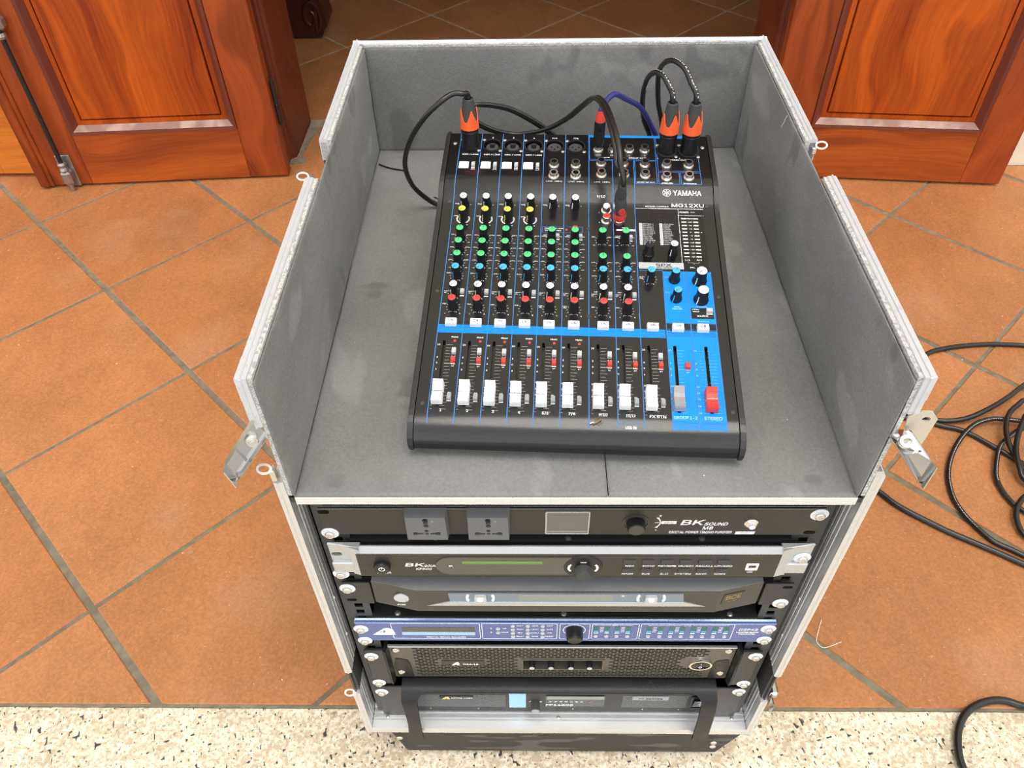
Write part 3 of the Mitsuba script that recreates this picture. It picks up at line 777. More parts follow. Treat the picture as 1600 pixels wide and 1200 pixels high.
lines += frame(0.0100, 0.0845, 0.3440, 0.3850) + frame(0.0100, 0.0354, 0.3080, 0.3430)[1:2] + frame(0.0600, 0.0840, 0.3055, 0.3430) + frame(0.0853, 0.1318, 0.3255, 0.3850) + \
    frame(0.0853, 0.1085, 0.3055, 0.3240) + frame(0.1095, 0.1318, 0.3055, 0.3240)
lines += frame(-0.0402, 0.0030, 0.2405, 0.2490, 0.0005) + [strip(SEP[7], SEP[8], 0.0145, 0.0149)]
MO('blue_lines', cat(lines), 'm_blueline', sm=False, lab='printed blue lines between the channels')
MO('black_field', cat(BLK), 'm_black', sm=False)
# darker pin stripes in the blue
st = []
for k in range(6):
    for (a, b) in ((0.0852, 0.1070), (0.1092, 0.1317)): st.append(strip(a, b, 0.0112 + k * 0.0013, 0.0112 + k * 0.0013 + 0.00035, 0.0002))
for k in range(5):
    for (a, b) in ((0.0852, 0.1070), (0.1092, 0.1317)): st.append(strip(a, b, 0.1110 + k * 0.0013, 0.1110 + k * 0.0013 + 0.00035, 0.0002))
for i in range(9):
    for k in range(5): st.append(strip(SEP[i] + .001, SEP[i + 1] - .001, 0.1095 + k * 0.0018, 0.1095 + k * 0.0018 + 0.0003, 0.0002))
MO('pin_stripes', cat(st), 'm_bluedark', sm=False, kind='stuff')

WH, PALE, DIM, TK = [], [], [], []
def lab(s, X, Y, h, w=None, dst=None, off=0.0001, **k): (WH if dst is None else dst).append(tf(text(s, h, w, depth=0.0001, **k), fr(X, Y, off)))
def tick(X, Y, w, h=0.00032, dst=None): (TK if dst is None else dst).append(strip(X - w / 2, X + w / 2, Y - h / 2, Y + h / 2))


# ---- knobs
def knob_prof(r, sk, h): return [(sk, 0.0), (sk, 0.0022), (sk * .93, 0.0032), (r * 1.10, 0.0046), (r * 1.06, h * .55), (r * 1.0, h * .90), (r * .96, h * .985), (r * .90, h)]
KN = {}
def knob(X, Y, capmat, angle, r=0.0041, sk=0.0050, h=0.0158, line=True, linemat=None, ticks=True, dst=None, ends=True):
    """angle: the pointer, 0 = up the panel, positive clockwise"""
    if (r, sk, h) not in KN:
        KN[(r, sk, h)] = (lathe(knob_prof(r, sk, h), 24, 1, r * .045, (h * .2, h * .95)), mv(lathe([(r * .93, 0), (r * .92, 0.0003), (r * .80, 0.00055)], 24), 0, 0, h - .00005))
    kb, cp = KN[(r, sk, h)]
    F_ = fr(X, Y, 0.0)
    k = MO('knob', tf(kb, F_), 'm_black', sm=35)
    cmat = capmat
    if capmat:
        MO('cap', tf(cp, F_), capmat, k, 30, {'m_white': 'white', 'm_green': 'green', 'm_sky': 'light blue', 'm_red': 'red', 'm_yellow': 'yellow'}[capmat] + ' knob cap')
    Rz = M4(rot(-angle, [0, 0, 1])[:3, :3])
    MO('pointer', tf(rbox(-0.00022, 0.00022, 0.0004, r * .82, h + .0004, h + .00075), F_ @ Rz), 'm_boot' if capmat else 'm_printdim', k, False)
    if linemat:
        pts = [(sx * .00042, y, z) for sx in (-1, 1) for y, z in ((sk * 1.01, 0.0003), (sk * 1.02, 0.0024), (r * 1.13, 0.0048), (r * 1.10, h * .62))]
        for a, b_ in ((0, 1), (1, 2), (2, 3)):
            pass
        seg = cat([hull([(sx * .00045, y + o, z) for sx in (-1, 1) for o in (-.0003, .0002) for y, z in (p, q)]) for p, q in (((sk * 1.0, 0.0003), (sk * 1.0, 0.0024)), ((sk * 1.0, .0024), (r * 1.12, 0.0048)), ((r * 1.12, 0.0048), (r * 1.07, h * .60)))])
        MO('pointer', tf(seg, F_ @ Rz), linemat, k, False)
    if ticks:
        for t in range(11):
            a = math.radians(-150 + 30 * t)
            m = rbox(-0.00017, 0.00017, sk * 1.16, sk * (1.46 if t % 5 else 1.58), 0, 0.0001)
            (WH if dst is None else dst).append(tf(m, F_ @ M4(rot(math.degrees(-a), [0, 0, 1])[:3, :3])))
        for a in (165, 195, 180 - 40, 180 + 40):
            if a in (165, 195):
                m = rbox(-0.00035, 0.00035, sk * 1.10, sk * 1.22, 0, 0.0001)
                (WH if dst is None else dst).append(tf(m, F_ @ M4(rot(-a, [0, 0, 1])[:3, :3])))
    return k


YG, YC, YH, YM, YL, YA1, YA2, YP = 0.2780, 0.2580, 0.2308, 0.2136, 0.1964, 0.1794, 0.1566, 0.1395
for i, x in enumerate(COL[:6]):
    knob(x, YG, 'm_white', -140, linemat='m_white')
    lab('GAIN', x - 0.0083, YG - .0035 + .0045, 0.0013, 0.0043)
    PL = [tf(prism(Polygon([(0.0042, -.0060), (.0062, -.0088), (.0100, -.0088), (.0100, -.0072), (.0078, -.0072), (.006, -.0050)]), 0, .0001), fr(x, YG, .00005)),
          tf(prism(Polygon([(-0.0042, -.0060), (-.0062, -.0088), (-.0100, -.0088), (-.0100, -.0072), (-.0078, -.0072), (-.006, -.0050)]), 0, .0001), fr(x, YG, .00005))]
    DIM.extend(PL)
    if i < 4:
        knob(x, YC, 'm_yellow', -140, linemat='m_yellow', ticks=False)
        lab('COMP', x - 0.0083, YC + .004, 0.0013, 0.0045)
        for s_ in (1, -1):
            arc = [(0.0075 * math.sin(math.radians(a)), 0.0075 * math.cos(math.radians(a))) for a in range(60, 151, 10)]
            arc2 = [(0.0058 * math.sin(math.radians(a)), 0.0058 * math.cos(math.radians(a))) for a in range(150, 59, -10)]
            if s_ > 0:
                DIM.append(tf(prism([(s_ * a, b_) for a, b_ in arc + arc2], 0, .0001), fr(x, YC, .00005)))
                WH.append(tf(text('M', .0012), fr(x + .0048, YC - .0088, .0001)))
            else:
                for a in range(60, 151, 15):
                    WH.append(tf(rbox(-.0007, .0007, .0058, .0075, 0, .0001), fr(x, YC) @ M4(rot(a, [0, 0, 1])[:3, :3])))
    else:
        lab('HPF', x - 0.0068, YH + .0060, 0.0011, 0.0035); lab('80Hz', x - 0.0068, YH + .0043, 0.0011, 0.0035)
    for y, nm, f_ in ((YH, 'HIGH', '10kHz' if i < 4 else '8kHz'), (YM, 'MID', '2.5kHz'), (YL, 'LOW', '100Hz')):
        knob(x, y, 'm_green', 0 if not (i == 5 and y == YL) else 20)
        lab(nm, x - 0.0085, y + 0.0052 - .001, 0.0011, 0.0040); lab(f_, x + 0.0082, y + 0.0052 - .001, 0.0011, 0.0050)
        lab('-15', x - 0.0085, y - 0.0062, 0.0010, 0.0026); lab('+15', x + 0.0085, y - 0.0062, 0.0010, 0.0028)
    knob(x, YA1, 'm_sky', -140, linemat='m_sky'); lab('AUX1', x - .0085, YA1 + .0035, .0013, .0042)
    knob(x, YA2, 'm_white', -140, linemat='m_white'); lab('AUX2', x - .0088, YA2 + .0030, .0013, .0042); lab('FX', x - .0095, YA2 + .0008, .0013, .0022)
    knob(x, YP, 'm_red', 0 if i < 5 else 25); lab('PAN' if i < 4 else 'PAN', x - .0090, YP + .0040, .0013, .0036)
    if i > 3: lab('BAL', x - .0088, YP + .0022, .0013, .0034)
    lab('L', x - .0072, YP - .0078, .0013); lab('R', x + .0072, YP - .0078, .0013)
for i, x in ((6, COL[6]), (7, COL[7])):
    for y, nm, f_ in ((YH, 'HIGH', '10kHz'), (YL, 'LOW', '100Hz')):
        knob(x, y, 'm_green', 0); lab(nm, x - .0088, y + .0045, .0011, .0040); lab(f_, x + .0080, y + .0045, .0011, .0046)
        lab('-15', x - .0083, y - .0066, .0010, .0026); lab('+15', x + .0083, y - .0066, .0010, .0028)
    knob(x, YA1, 'm_sky', -140 if i == 6 else 120, linemat='m_sky'); lab('AUX1', x - .0085, YA1 + .0035, .0013, .0042)
    knob(x, YA2, 'm_white', -140, linemat='m_white'); lab('AUX2', x - .0088, YA2 + .0030, .0013, .0042); lab('FX', x - .0098, YA2 + .0008, .0013, .0022)
    lab('PRE', x - .0068, YA2 + .0058, .0012, .0034)
    knob(x, YP, 'm_red', 0); lab('BAL', x - .0090, YP + .0040, .0013, .0036)
    lab('L', x - .0072, YP - .0078, .0013); lab('R', x + .0072, YP - .0078, .0013)
knob(COL[8], 0.1800, 'm_sky', -140, linemat='m_sky'); lab('AUX1', COL[8] - .0085, .1832, .0012, .0042); lab('PRE', COL[8] - .0085, .1812, .0012, .0034)
knob(0.0953, 0.1800, 'm_sky', 30, r=.0042, sk=.0058, h=.0150, dst=PALE); lab('AUX1', .0875, .1832, .0012, .0042, PALE, .0003)
knob(0.0957, 0.1562, 'm_sky', -140, r=.0042, sk=.0058, h=.0150, linemat='m_sky', dst=PALE); lab('AUX2', .0878, .1640, .0012, .0042, PALE, .0003)
lab('SEND', .0960, .1462, .0017, .0062, PALE, .0003); lab('MASTER', .0960, .1436, .0017, .0098, PALE, .0003)
knob(0.1203, 0.1790, 'm_white', -140, r=.0056, sk=.0074, h=.0165, linemat='m_white', dst=PALE)
knob(0.1200, 0.1552, 'm_white', -140, r=.0056, sk=.0074, h=.0165, linemat='m_white', dst=PALE)
lab('PHONES', .1200, .1466, .0016, .0105, PALE, .0003); lab('MONITOR', .1205, .1292, .0016, .0110, PALE, .0003)
lab('STEREO', .1140, .1432, .0013, .0070, None, .0004); lab('GROUP', .1142, .1406, .0013, .0064, None, .0004); lab('SOURCE', .1202, .1356, .0018, .0105, None, .0004)
knob(0.0708, 0.2140, None, 0, r=.0044, sk=.0062, h=.0145, ticks=False)
for a in (-30, -10, 10, 30): WH.append(tf(rbox(-.00035, .00035, -.0062, -.0054, .0022, .0024), fr(.0708, .2140) @ M4(rot(a, [0, 0, 1])[:3, :3])))
knob(0.0958, 0.2152, 'm_white', -145, linemat='m_white', h=.0150)
lab('PROGRAM', .0705, .2047, .0014, .0108); lab('PARAMETER', .0955, .2048, .0014, .0130)
lab('MIN', .0890, .2070, .0011, .0036); lab('MAX', .1000, .2070, .0011, .0036)

# ---- faders
def fader(X, Y, m_body, m_line, w=0.0096):
    P = [(-.0104, 0), (-.0110, .0078), (-.0106, .0092), (-.0058, .0076), (-.0008, .0068), (.0008, .0068), (.0056, .0076), (.0104, .0104), (.0112, .0102), (.0112, 0)]
    def lay(k0, k1):
        return None
    core = mv(tf(prism(P, 0, w), YZ), -w / 2, 0, 0.0005)
    v = core.vertices.copy(); v[:, 0] *= 1 + 0.10 * np.clip(1 - v[:, 2] / .009, 0, 1); core.vertices = v
    F_ = fr(X, Y)
    k = MO('fader', tf(core, F_), m_body, sm=False, lab={'m_white': None, 'm_key2': 'grey fader cap', 'm_red': 'red fader cap'}[m_body])
    rib = []
    for j in range(4):
        for y, z in ((-.0092 + j * .0018, .0090 - j * .00065 + .0003), (.0092 - j * .0019, .0099 - j * .0010 + .0002)): rib.append(rbox(-w * .47, w * .47, y - .00018, y + .00018, z - .0008, z + .0001))
    MO('grip_ribs', tf(cat(rib), F_), m_body, k, False)
    ln = cat([rbox(-w * .5, w * .5, -.00045, .00045, .0066, .0073)] + [hull([(sx * w * .5, y, .0072) for y in (-.0005, .0005)] + [(sx * w * .545, y, .0030) for y in (-.0004, .0004)] + [(sx * w * .49, y, .0066) for y in (-.0004, .0004)] + [(sx * w * .53, y, .0030) for y in (-.0004, .0004)]) for sx in (-1, 1)])
    MO('centre_line', tf(ln, F_), m_line, k, False)


scene['m_key2'] = pr((0.30, 0.31, 0.33), 0.38)
scene['m_lineblue'] = pr((0.06, 0.06, 0.14), 0.5)
YFD = 0.0382
for i, x in enumerate(SLX):
    fader(x - 0.0002, YFD - (0.0 if i < 9 else 0.0), 'm_white' if i < 9 else ('m_key2' if i == 9 else 'm_red'), 'm_lineblue' if i < 9 else ('m_red' if i == 9 else 'm_white'))
    dst = None if i < 9 else PALE
    N = 21
    for k in range(N):
        y = 0.0945 - k * (0.0945 - 0.0235) / (N - 1)
        wd = 0.0062 if k % 2 == 0 else 0.0048
        if i == 10:
            tick(x + .0050, y, .0072 if k % 2 else .0085, .0003, dst); tick(x - .0050, y, .0046, .0003, dst)
        else:
            tick(x + .0022 + wd / 2, y, wd if k != 6 else .0066, .00032 if k != 6 else .0007, dst)
            if k > 12: tick(x - .0055, y, .0020, .0003, dst)
    for s_, y in (('10', .0945), ('5', .0800), ('0', .0735), ('5', .0665), ('10', .0545), ('15', .0480), ('20', .0415)): lab(s_, x - (.0050 if i < 10 else .0105), y, .0017, None if len(s_) == 1 else .0028, dst, .0003 if i > 8 else .0001)
    if i == 10: lab('25', x - .0105, .0340, .0015, .0028, dst, .0003); lab('30', x - .0105, .0270, .0015, .0028, dst, .0003)
for i, s_ in enumerate(('1', '2', '3', '4', '5/6', '7/8', '9/10')): lab(s_, COL[i] - .0008, .0224, .0026, (None if len(s_) == 1 else .0062 if len(s_) == 3 else .0078))
lab('11/12', COL[7], .0222, .0026, .0086); lab('USB IN', COL[7] + .0002, .0112, .0024, .0100)
lab('FX RTN', COL[8] + .0005, .0222, .0028, .0148)
lab('GROUP 1-2', .0961, .0218, .0030, .0210, PALE, .0003); lab('STEREO', .1208, .0218, .0030, .0160, PALE, .0003)
# peak lamps
for i, x in enumerate(COL[:6]):
    lab('PEAK', x + .0052, .1035, .0016, .0066)
    MO('peak_lamp', tf(lathe([(.0015, 0), (.0014, .0006), (.0007, .0010)], 14), fr(x + .0056, .0990)), 'm_redlens')


# ---- push buttons
def button(X, Y, w, l, h, mat, nm='push_button', base=True, labl=None, tilt=0.0):
    F_ = fr(X, Y)
    k = MO(nm, tf(hull([(sx * w / 2, sy * l / 2, 0) for sx in (-1, 1) for sy in (-1, 1)] + [(sx * w / 2, sy * l / 2, h * .75) for sx in (-1, 1) for sy in (-1, 1)] + [(sx * (w / 2 - .0003), sy * (l / 2 - .0003), h) for sx in (-1, 1) for sy in (-1, 1)]), F_), mat, sm=False, lab=labl)
    return k


for i, x in enumerate(COL):
    xx = x if i not in (9, 10) else (.0951 if i == 9 else .1190)
    b_ = button(xx, .1206 - .0012, .0112, .0072, .0055, 'm_white', 'on_button', labl='white square button')
    MO('lettering', tf(text('ON', .0022, .0046, depth=.0001), fr(xx, .1206 - .0008, .0055)), 'm_boot', b_, False)
    if i < 9:
        button(x + .0058, .0862, .0042, .0062, .0040, 'm_key', labl='light grey button'); button(x + .0058, .0760, .0042, .0052, .0042, 'm_red', labl='red button')
        WH.append(strip(x + .0058 - .0021, x + .0058 + .0021, .0722, .0732)); lab('ST', x + .0058, .0702, .0013, .0028); lab('1-2', x + .0058, .0815, .0010, .0036)
        button(x + .0058, .0360, .0042, .0062, .0038, 'm_keydark', labl='grey button'); lab('PFL', x + .0058, .0412, .0011, .0036)
        WH.append(strip(x + .0038, x + .0078, .0318, .0326))
button(.1016, .0762, .0046, .0060, .0042, 'm_red', labl='red button'); PALE.append(strip(.0993, .1039, .0722, .0730, .0003)); lab('ST', .1016, .0700, .0014, .0032, PALE, .0003)
button(.1272, .1412, .0062, .0048, .0036, 'm_key', labl='grey button'); WH.append(strip(.1240, .1303, .1375, .1383, .0005))
for i, x in enumerate(COL[:8]):      # pre switches beside the aux knobs
    button(x + .0076, .1600 - .0015, .0042, .0052, .0034, 'm_key', labl='light grey button'); WH.append(strip(x + .0055, x + .0097, .1532, .1545))
for x in (COL[4], COL[5], COL[7]): button(x + .0062, .2345, .0040, .0045, .0034, 'm_key', labl='light grey button'); WH.append(strip(x + .0042, x + .0082, .2302, .2314))
for i, x in enumerate(COL[:4]):      # big pad buttons and small high pass buttons
    F_ = fr(x - .0050, .3310)
    k = MO('pad_button', tf(cat([rbox(-.0056, .0056, -.0056, .0056, 0, .0010, .0002), hull([(sx * .0036, sy * .0036, z) for sx in (-1, 1) for sy in (-1, 1) for z in (.0010, .0018 + .0008 * sy)])]), F_), 'm_white', sm=False, lab='white square button')
    button(x + .0055, .3308, .0040, .0050, .0030, 'm_key', labl='light grey button'); WH.append(strip(x + .0034, x + .0076, .3262, .3274)); lab('80Hz', x + .0055, .3244, .0011, .0044); lab('HPF', x + .0055, .3368, .0011, .0040)
    lab('MIC / LINE', x + .0008, .3502, .0020, .0182)
# phantom switch
WH.append(tf(text('PHANTOM +48V', .0017, .0200), fr(-.0275, .2464, .0001))); WH.append(tf(text('CH 1-7/8 MIC', .0017, .0176), fr(-.0285, .2435, .0001)))
button(-.0022 - .0030, .2450, .0052, .0046, .0042, 'm_red', labl='red phantom power button'); WH.append(strip(-.0078, -.0026, .2413, .2424, .0002))
MO('phantom_lamp', tf(lathe([(.0015, 0), (.0014, .0006), (.0007, .0010)], 14), fr(-.0142, .2446)), 'm_redlens')

# ---- sockets
def screw(X, Y, r=.0019, mat='m_zinc', nm='screw'):
    MO(nm, tf(cat([lathe([(r, 0), (r, .0005), (r * .7, .0010), (r * .3, .0011)], 14)]), fr(X, Y)), mat)


for i, x in enumerate(XLRX):
    F_ = fr(x, .3665)
    k = MO('xlr_socket', tf(cat([ring(.0112, .0098, -.0005, .0010), mv(lathe([(.0098, 0), (.0098, .0006)], 28), 0, 0, -.0078)]), F_), 'm_blackmatte')
    if 0 < i < 4:
        MO('insert', tf(cut(mv(lathe([(.0074, 0), (.0074, .0056), (.0066, .0064)], 24), 0, 0, -.0080), [mv(trimesh.creation.cylinder(.0033, .02, sections=20), 0, 0.0006, 0), rbox(-.0042, .0042, .0024, .0050, -.01, .01)]), F_), 'm_boot', k)
        MO('contact', tf(cat([mv(rbox(-.0006, .0006, -.0006, .0006, 0, .0020), sx * .0036, .0030, -.0040) for sx in (-1, 1)]), F_), 'm_gold', k, False)
    elif i >= 4:
        MO('insert', tf(cut(mv(lathe([(.0080, 0), (.0080, .0060), (.0074, .0066)], 24), 0, 0, -.0080), [mv(trimesh.creation.cylinder(.0013, .02, sections=12), a, b_, 0) for a, b_ in ((-.0036, .0006), (.0036, .0006), (0, -.0032))]), F_), 'm_boot', k)
    for a, b_ in ((-.0098, .0098), (.0096, -.0094)): screw(x + a, .3665 + b_, .0020)
def jack(X, Y, red=False):
    F_ = fr(X, Y)
    k = MO('jack_socket', tf(cat([ring(.0060, .0034, 0, .0012, 6 * 4), mv(lathe([(.0052, 0), (.0052, .0014), (.0050, .0016)], 6), 0, 0, .0010), ring(.0045, .0031, .0016, .0062)]), F_), 'm_nickel', sm=25)
    MO('bore', tf(mv(lathe([(.0032, 0), (.0032, .0010)], 20), 0, 0, .0048), F_), 'm_void', k)
for x in (COL[4], COL[5]): jack(x, .3330); jack(x, .3148)
for x in (0.0199, 0.0364, 0.0548, 0.0720): jack(x, .3610)
jack(0.0228, .3368); jack(0.0229, .3177); jack(0.0475, .3366); jack(0.0478, .3175); jack(0.0712, .3360); jack(0.0707, .3173)
jack(0.0951, .3353); jack(0.1194, .3354); jack(0.0939, .3147); jack(0.1182, .3153)
for x, n in ((0.0967, 0), (0.1214, 1)):
    MO('xlr_socket', tf(cat([ring(.0122, .0090, -.0005, .0014), lathe([(.0090, 0), (.0090, .0006)], 28)]), fr(x, .3605)), 'm_blackmatte')
    for a, b_ in ((-.0098, .0104), (.0100, -.0096)): screw(x + a, .3605 + b_, .0021)
for x, y in ((-.1438, .3692), (-.1423, .2808), (-.1431, .1592), (-.1437, .0288), (.1374, .3674), (.1358, .2804), (.1377, .1592), (.1389, .0288), (.0088, .2466), (.0091, .1319)): screw(x, y, .0023, 'm_boot' if y < .3 else 'm_zinc', 'panel_screw')
for x, y, m_ in ((.0281, .2728, 'm_white'), (.0280, .2581, 'm_red'), (.0418, .2728, 'm_white'), (.0415, .2584, 'm_red')):
    F_ = fr(x, y)
    k = MO('phono_socket', tf(cat([lathe([(.0056, 0), (.0056, .0012), (.0042, .0014), (.0042, .0080), (.0036, .0084)], 22)]), F_), 'm_nickel')
    MO('insert', tf(mv(lathe([(.0035, 0), (.0034, .0006)], 18), 0, 0, .0082), F_), m_, k)
lab('L', .0207, .2705, .0013); lab('R', .0207, .2560, .0013)
lab('9/10', .0225, .2900, .0030, .0092); lab('11/12', .0455, .2900, .0030, .0100)
for i, s_ in enumerate(('2', '3', '4')): lab(s_, COL[i + 1], .3822 - .0015, .0024)
lab('5/6', COL[4], .3812, .0020, .0060); lab('7/8', COL[5], .3812, .0020, .0060)
for x in (COL[4], COL[5], .0228): lab('LINE', x - .0045, .3072, .0016, .0070, DIM); lab('UNBAL', x + .0055, .3072, .0014, .0084)
for i, x in enumerate(COL[:6]): lab(('1', '2', '3', '4', '5/6', '7/8')[i], x + .0022, .2850, .0022, None if i < 4 else .0060)
lab('AUX1', .0199, .3520, .0014, .0062); lab('AUX2', .0364, .3520, .0014, .0062); lab('SEND', .0285, .3480, .0018, .0082); lab('GROUP OUT', .0634, .3478, .0018, .0190)
lab('1', .0548, .3520, .0013); lab('2', .0720, .3520, .0013)
lab('STEREO OUT', .1080, .3452, .0018, .0200); lab('L', .0868, .3478, .0014); lab('R', .1105, .3480, .0014)
lab('MONITOR OUT', .0714, .3078, .0015, .0196); lab('FOOT SW', .0945, .3078 - .0005, .0012, .0110); lab('FX ON/OFF', .0945, .3062, .0011, .0130); lab('PHONES', .1190, .3068, .0018, .0140)
WH.append(strip(.0385, .0585, .2445, .2470)); lab('MONO', .0475, .2492, .0012, .0060); lab('LINE', .0400, .2372, .0012, .0050); lab('USB', .0400, .2350, .0012, .0042)

# ---- the name, the display and the meters
F_ = fr(.0935, .2955, .0001)
logo = [ring(.0046, .0040, 0, .0001, 32)] + [tf(rbox(-.0003, .0003, 0, .0038, 0, .0001), M4(rot(a, [0, 0, 1])[:3, :3])) for a in range(0, 360, 60)] + \
       [tf(rbox(-.0008, .0008, .0020, .0026, 0, .0001), M4(rot(a, [0, 0, 1])[:3, :3])) for a in range(0, 360, 60)] + [lathe([(.0009, 0), (.0009, .0001)], 12)]
MO('maker_name', cat([tf(cat(logo), F_), tf(text('YAMAHA', .0062, .0305, depth=.0001), fr(.1155, .2955, .0001))]), 'm_print', sm=False, lab='white maker name with a round emblem')
WH.append(tf(text('MG12XU', .0042, .0345, depth=.0001), fr(.1155, .2812, .0001)))
serif = []
for cx in (-.0158, -.0125, -.0080, .0105, .0135, .0172): serif.append(rbox(cx - .0022 * .6, cx + .0022 * .6, -.00215, -.0017, 0, .0001))
WH.append(tf(text('MIXING CONSOLE', .0016, .0250, depth=.0001), fr(.0825, .2795, .0001)))
MO('display_panel', strip(.0602, .1045, .2085 - .009, .2765, .0004), 'm_gloss', sm=False, lab='glossy black display panel')
MO('meter_panel', strip(.1052, .1312, .1925, .2765, .0004), 'm_gloss', sm=False, lab='glossy black level meter panel')
WHP = [strip(.0598, .1318, .2763, .2769, .0005), strip(.1046, .1051, .1960, .2765, .0005), strip(.1051, .1315, .2675, .2680, .0005)]
LG = strip(.0602, .1060, .1935, .2020, .0005)
MO('name_field', LG, 'm_key', sm=False, lab='pale grey field')
DIM.append(tf(text('SPX', .0034, .0160, depth=.0001), fr(.0855, .1990, .0006))); DK = [DIM.pop()]
DK += [tf(text('DIGITAL MULTI-', .0014, .0150, depth=.0001), fr(.0870, .1966, .0006)), tf(text('EFFECT PROCESSOR', .0013, .0180, depth=.0001), fr(.0870, .1946, .0006))]
MO('dark_lettering', cat(DK), 'm_boot', sm=False)
MO('digit_display', strip(.0690, .0950, .2565, .2735, .0006), 'm_gloss', sm=False)
seg7 = []
for cx in (.0765, .0880):
    for (a, b_, c, d) in ((-.0030, .0030, .0052, .0060), (-.0030, .0030, -.0004, .0004), (-.0030, .0030, -.0060, -.0052), (-.0040, -.0032, .0006, .0052), (.0032, .0040, .0006, .0052), (-.0040, -.0032, -.0052, -.0006), (.0032, .0040, -.0052, -.0006)):
        seg7.append(tf(hull([(x + y * .1, y, z) for x in (a, b_) for y in (c, d) for z in (0, .0001)]), fr(cx, .2652, .0008)))
seg7.append(tf(rbox(-.0007, .0007, -.0007, .0007, 0, .0001), fr(.0823, .2652, .0008)))
MO('digit_segment', cat(seg7), 'm_led_dark', sm=False, lab='dark red unlit digits')
L1 = ['REV HALL 1', 'REV HALL 2', 'REV ROOM 1', 'REV ROOM 2', 'REV STAGE 1', 'REV STAGE 2', 'REV PLATE', 'DRUM AMB', 'EARLY REF', 'GATE REVERB', 'SINGLE DLY', 'DELAY']
L2 = ['VOCAL ECHO', 'KARAOKE', 'PHASER', 'FLANGER', 'CHORUS 1', 'CHORUS 2', 'SYMPHONIC', 'TREMOLO', 'AUTO WAH', 'RADIO VOICE', 'DISTORTION', 'PITCH CHANGE']
LN = []
for lst, x0 in ((L1, .0625), (L2, .0838)):
    LN.append(strip(x0, x0 + .0034, .2560 - 12 * .00255, .2558, .0006))
    for j, s_ in enumerate(lst):
        w = len(s_) * .00112
        LN.append(tf(text(s_, .0015, w, depth=.0001), fr(x0 + .0040 + w / 2, .2546 - j * .00255, .0006)))
MO('program_list', cat(LN), 'm_key', sm=False, kind='stuff', lab='tiny printed list of effect names')
WHP.append(tf(text('POWER', .0022, .0096, depth=.0001), fr(.1112, .2722, .0005))); WHP.append(tf(rbox(-.0024, .0024, -.0002, .0002, 0, .0001), fr(.1202, .2722, .0005)))
mt = ['PEAK', '+10', '+6', '+3', '0', '-3', '-6', '-10', '-15', '-20', '-25', '-30']
for j, s_ in enumerate(mt):
    y = .2632 - j * .00478
    for x in (.1102, .1226):
        b_ = MO('meter_lamp', tf(rbox(-.0026, .0026, -.0008, .0008, 0, .0002), fr(x, y, .0004)), 'm_print', sm=False)
    WHP.append(tf(text(s_, .0016, .0060 if j == 0 else None if len(s_) == 1 else .0012 * len(s_) + .0008, depth=.0001), fr(.1164, y, .0005)))
    if j == 4:
        for sx in (-1, 1): WHP.append(tf(prism([(sx * -.0007, .0009), (sx * -.0007, -.0009), (sx * .0007, 0)] if True else [], 0, .0001), fr(.1164 - sx * .0109, y, .0005)))
WHP.append(tf(text('L/1', .0018, .0048, depth=.0001), fr(.1105, .2062, .0005))); WHP.append(tf(text('R/2', .0018, .0052, depth=.0001), fr(.1225, .2062, .0005)))
WHP += [strip(.1108, .1222, .2022, .2024, .0005), strip(.1108, .1110, .2022, .2042, .0005), strip(.1220, .1222, .2022, .2042, .0005), strip(.1164, .1166, .1998, .2022, .0005)]
WHP.append(tf(text('PFL', .0018, .0050, depth=.0001), fr(.1150, .1962, .0005)))
MO('panel_print', cat(WHP), 'm_print', sm=False, lab='white print on the display')
MO('channel_print', cat(WH), 'm_print', sm=False, lab='white printed scales and lettering')
MO('scale_ticks', cat(TK), 'm_tick', sm=False, lab='grey printed fader scales')
MO('grey_print', cat(DIM), 'm_key', sm=False)
MO('pale_print', cat(PALE), 'm_paleblue', sm=False, lab='pale blue print on the blue fields')
rc = lambda x0, x1, z0, z1: sbox(x0, z0, x1, z1)
# ------------------------------------------------------------------ rack units
def unit(name, label, cat_, group=None):
    k = thing(name, label, cat_, group)
    return k, (lambda n, m, mat, sm=30, lab=None, par=None, kind=None: obj(n, m, mat, par or k, smooth=sm, label=lab, kind=kind))


FRONT = np.array([[1, 0, 0], [0, 0, -1], [0, 1, 0.]])     # local z points to -y
def fm(mesh, x, z, y=0.0, spin=0): return tf(mesh, M4(FRONT @ rot(spin, [0, 0, 1])[:3, :3], (x, y, z)))
WASH = cat([lathe([(.0086, 0), (.0088, .0006), (.0080, .0012), (.0062, .0012)], 26), ring(.0060, .0045, .0011, .0020, 24)])
HEAD = cut(lathe([(.0050, 0), (.0050, .0022), (.0040, .0034), (.0012, .0040)], 22), [rbox(-.0022, .0022, -.0005, .0005, .0030, .006), rbox(-.0005, .0005, -.0022, .0022, .0030, .006)])
scene['m_washer'] = pr((0.72, 0.74, 0.76), 0.35)
def rack_screws(put, pts, y):
    for i, (x, z) in enumerate(pts):
        k = put('rack_screw', fm(HEAD, x, z, y - .0012, 17 * i), 'm_zinc', 35)
        put('washer', fm(WASH, x, z, y), 'm_washer', 35, 'pale plastic cup washer', k)
def slot(x, z, w=.0115, h=.0060): return fm(prism(rrect(-w / 2, w / 2, -h / 2, h / 2, h * .48), -.02, .02), x, z)
def panel(x0, x1, z0, z1, y0, y1, holes=(), b=0.0008):
    m = rbox(x0, x1, y0, y1, z0, z1, b)
    return cut(m, list(holes)) if holes else m
def outline(x0, x1, z0, z1, r, w, y): return face(rrect(x0, x1, z0, z1, r).difference(rrect(x0 + w, x1 - w, z0 + w, z1 - w, max(r - w, .0003))), y, .00012)
HPX = 0.2413
BX = 0.2200     # half width of a chassis

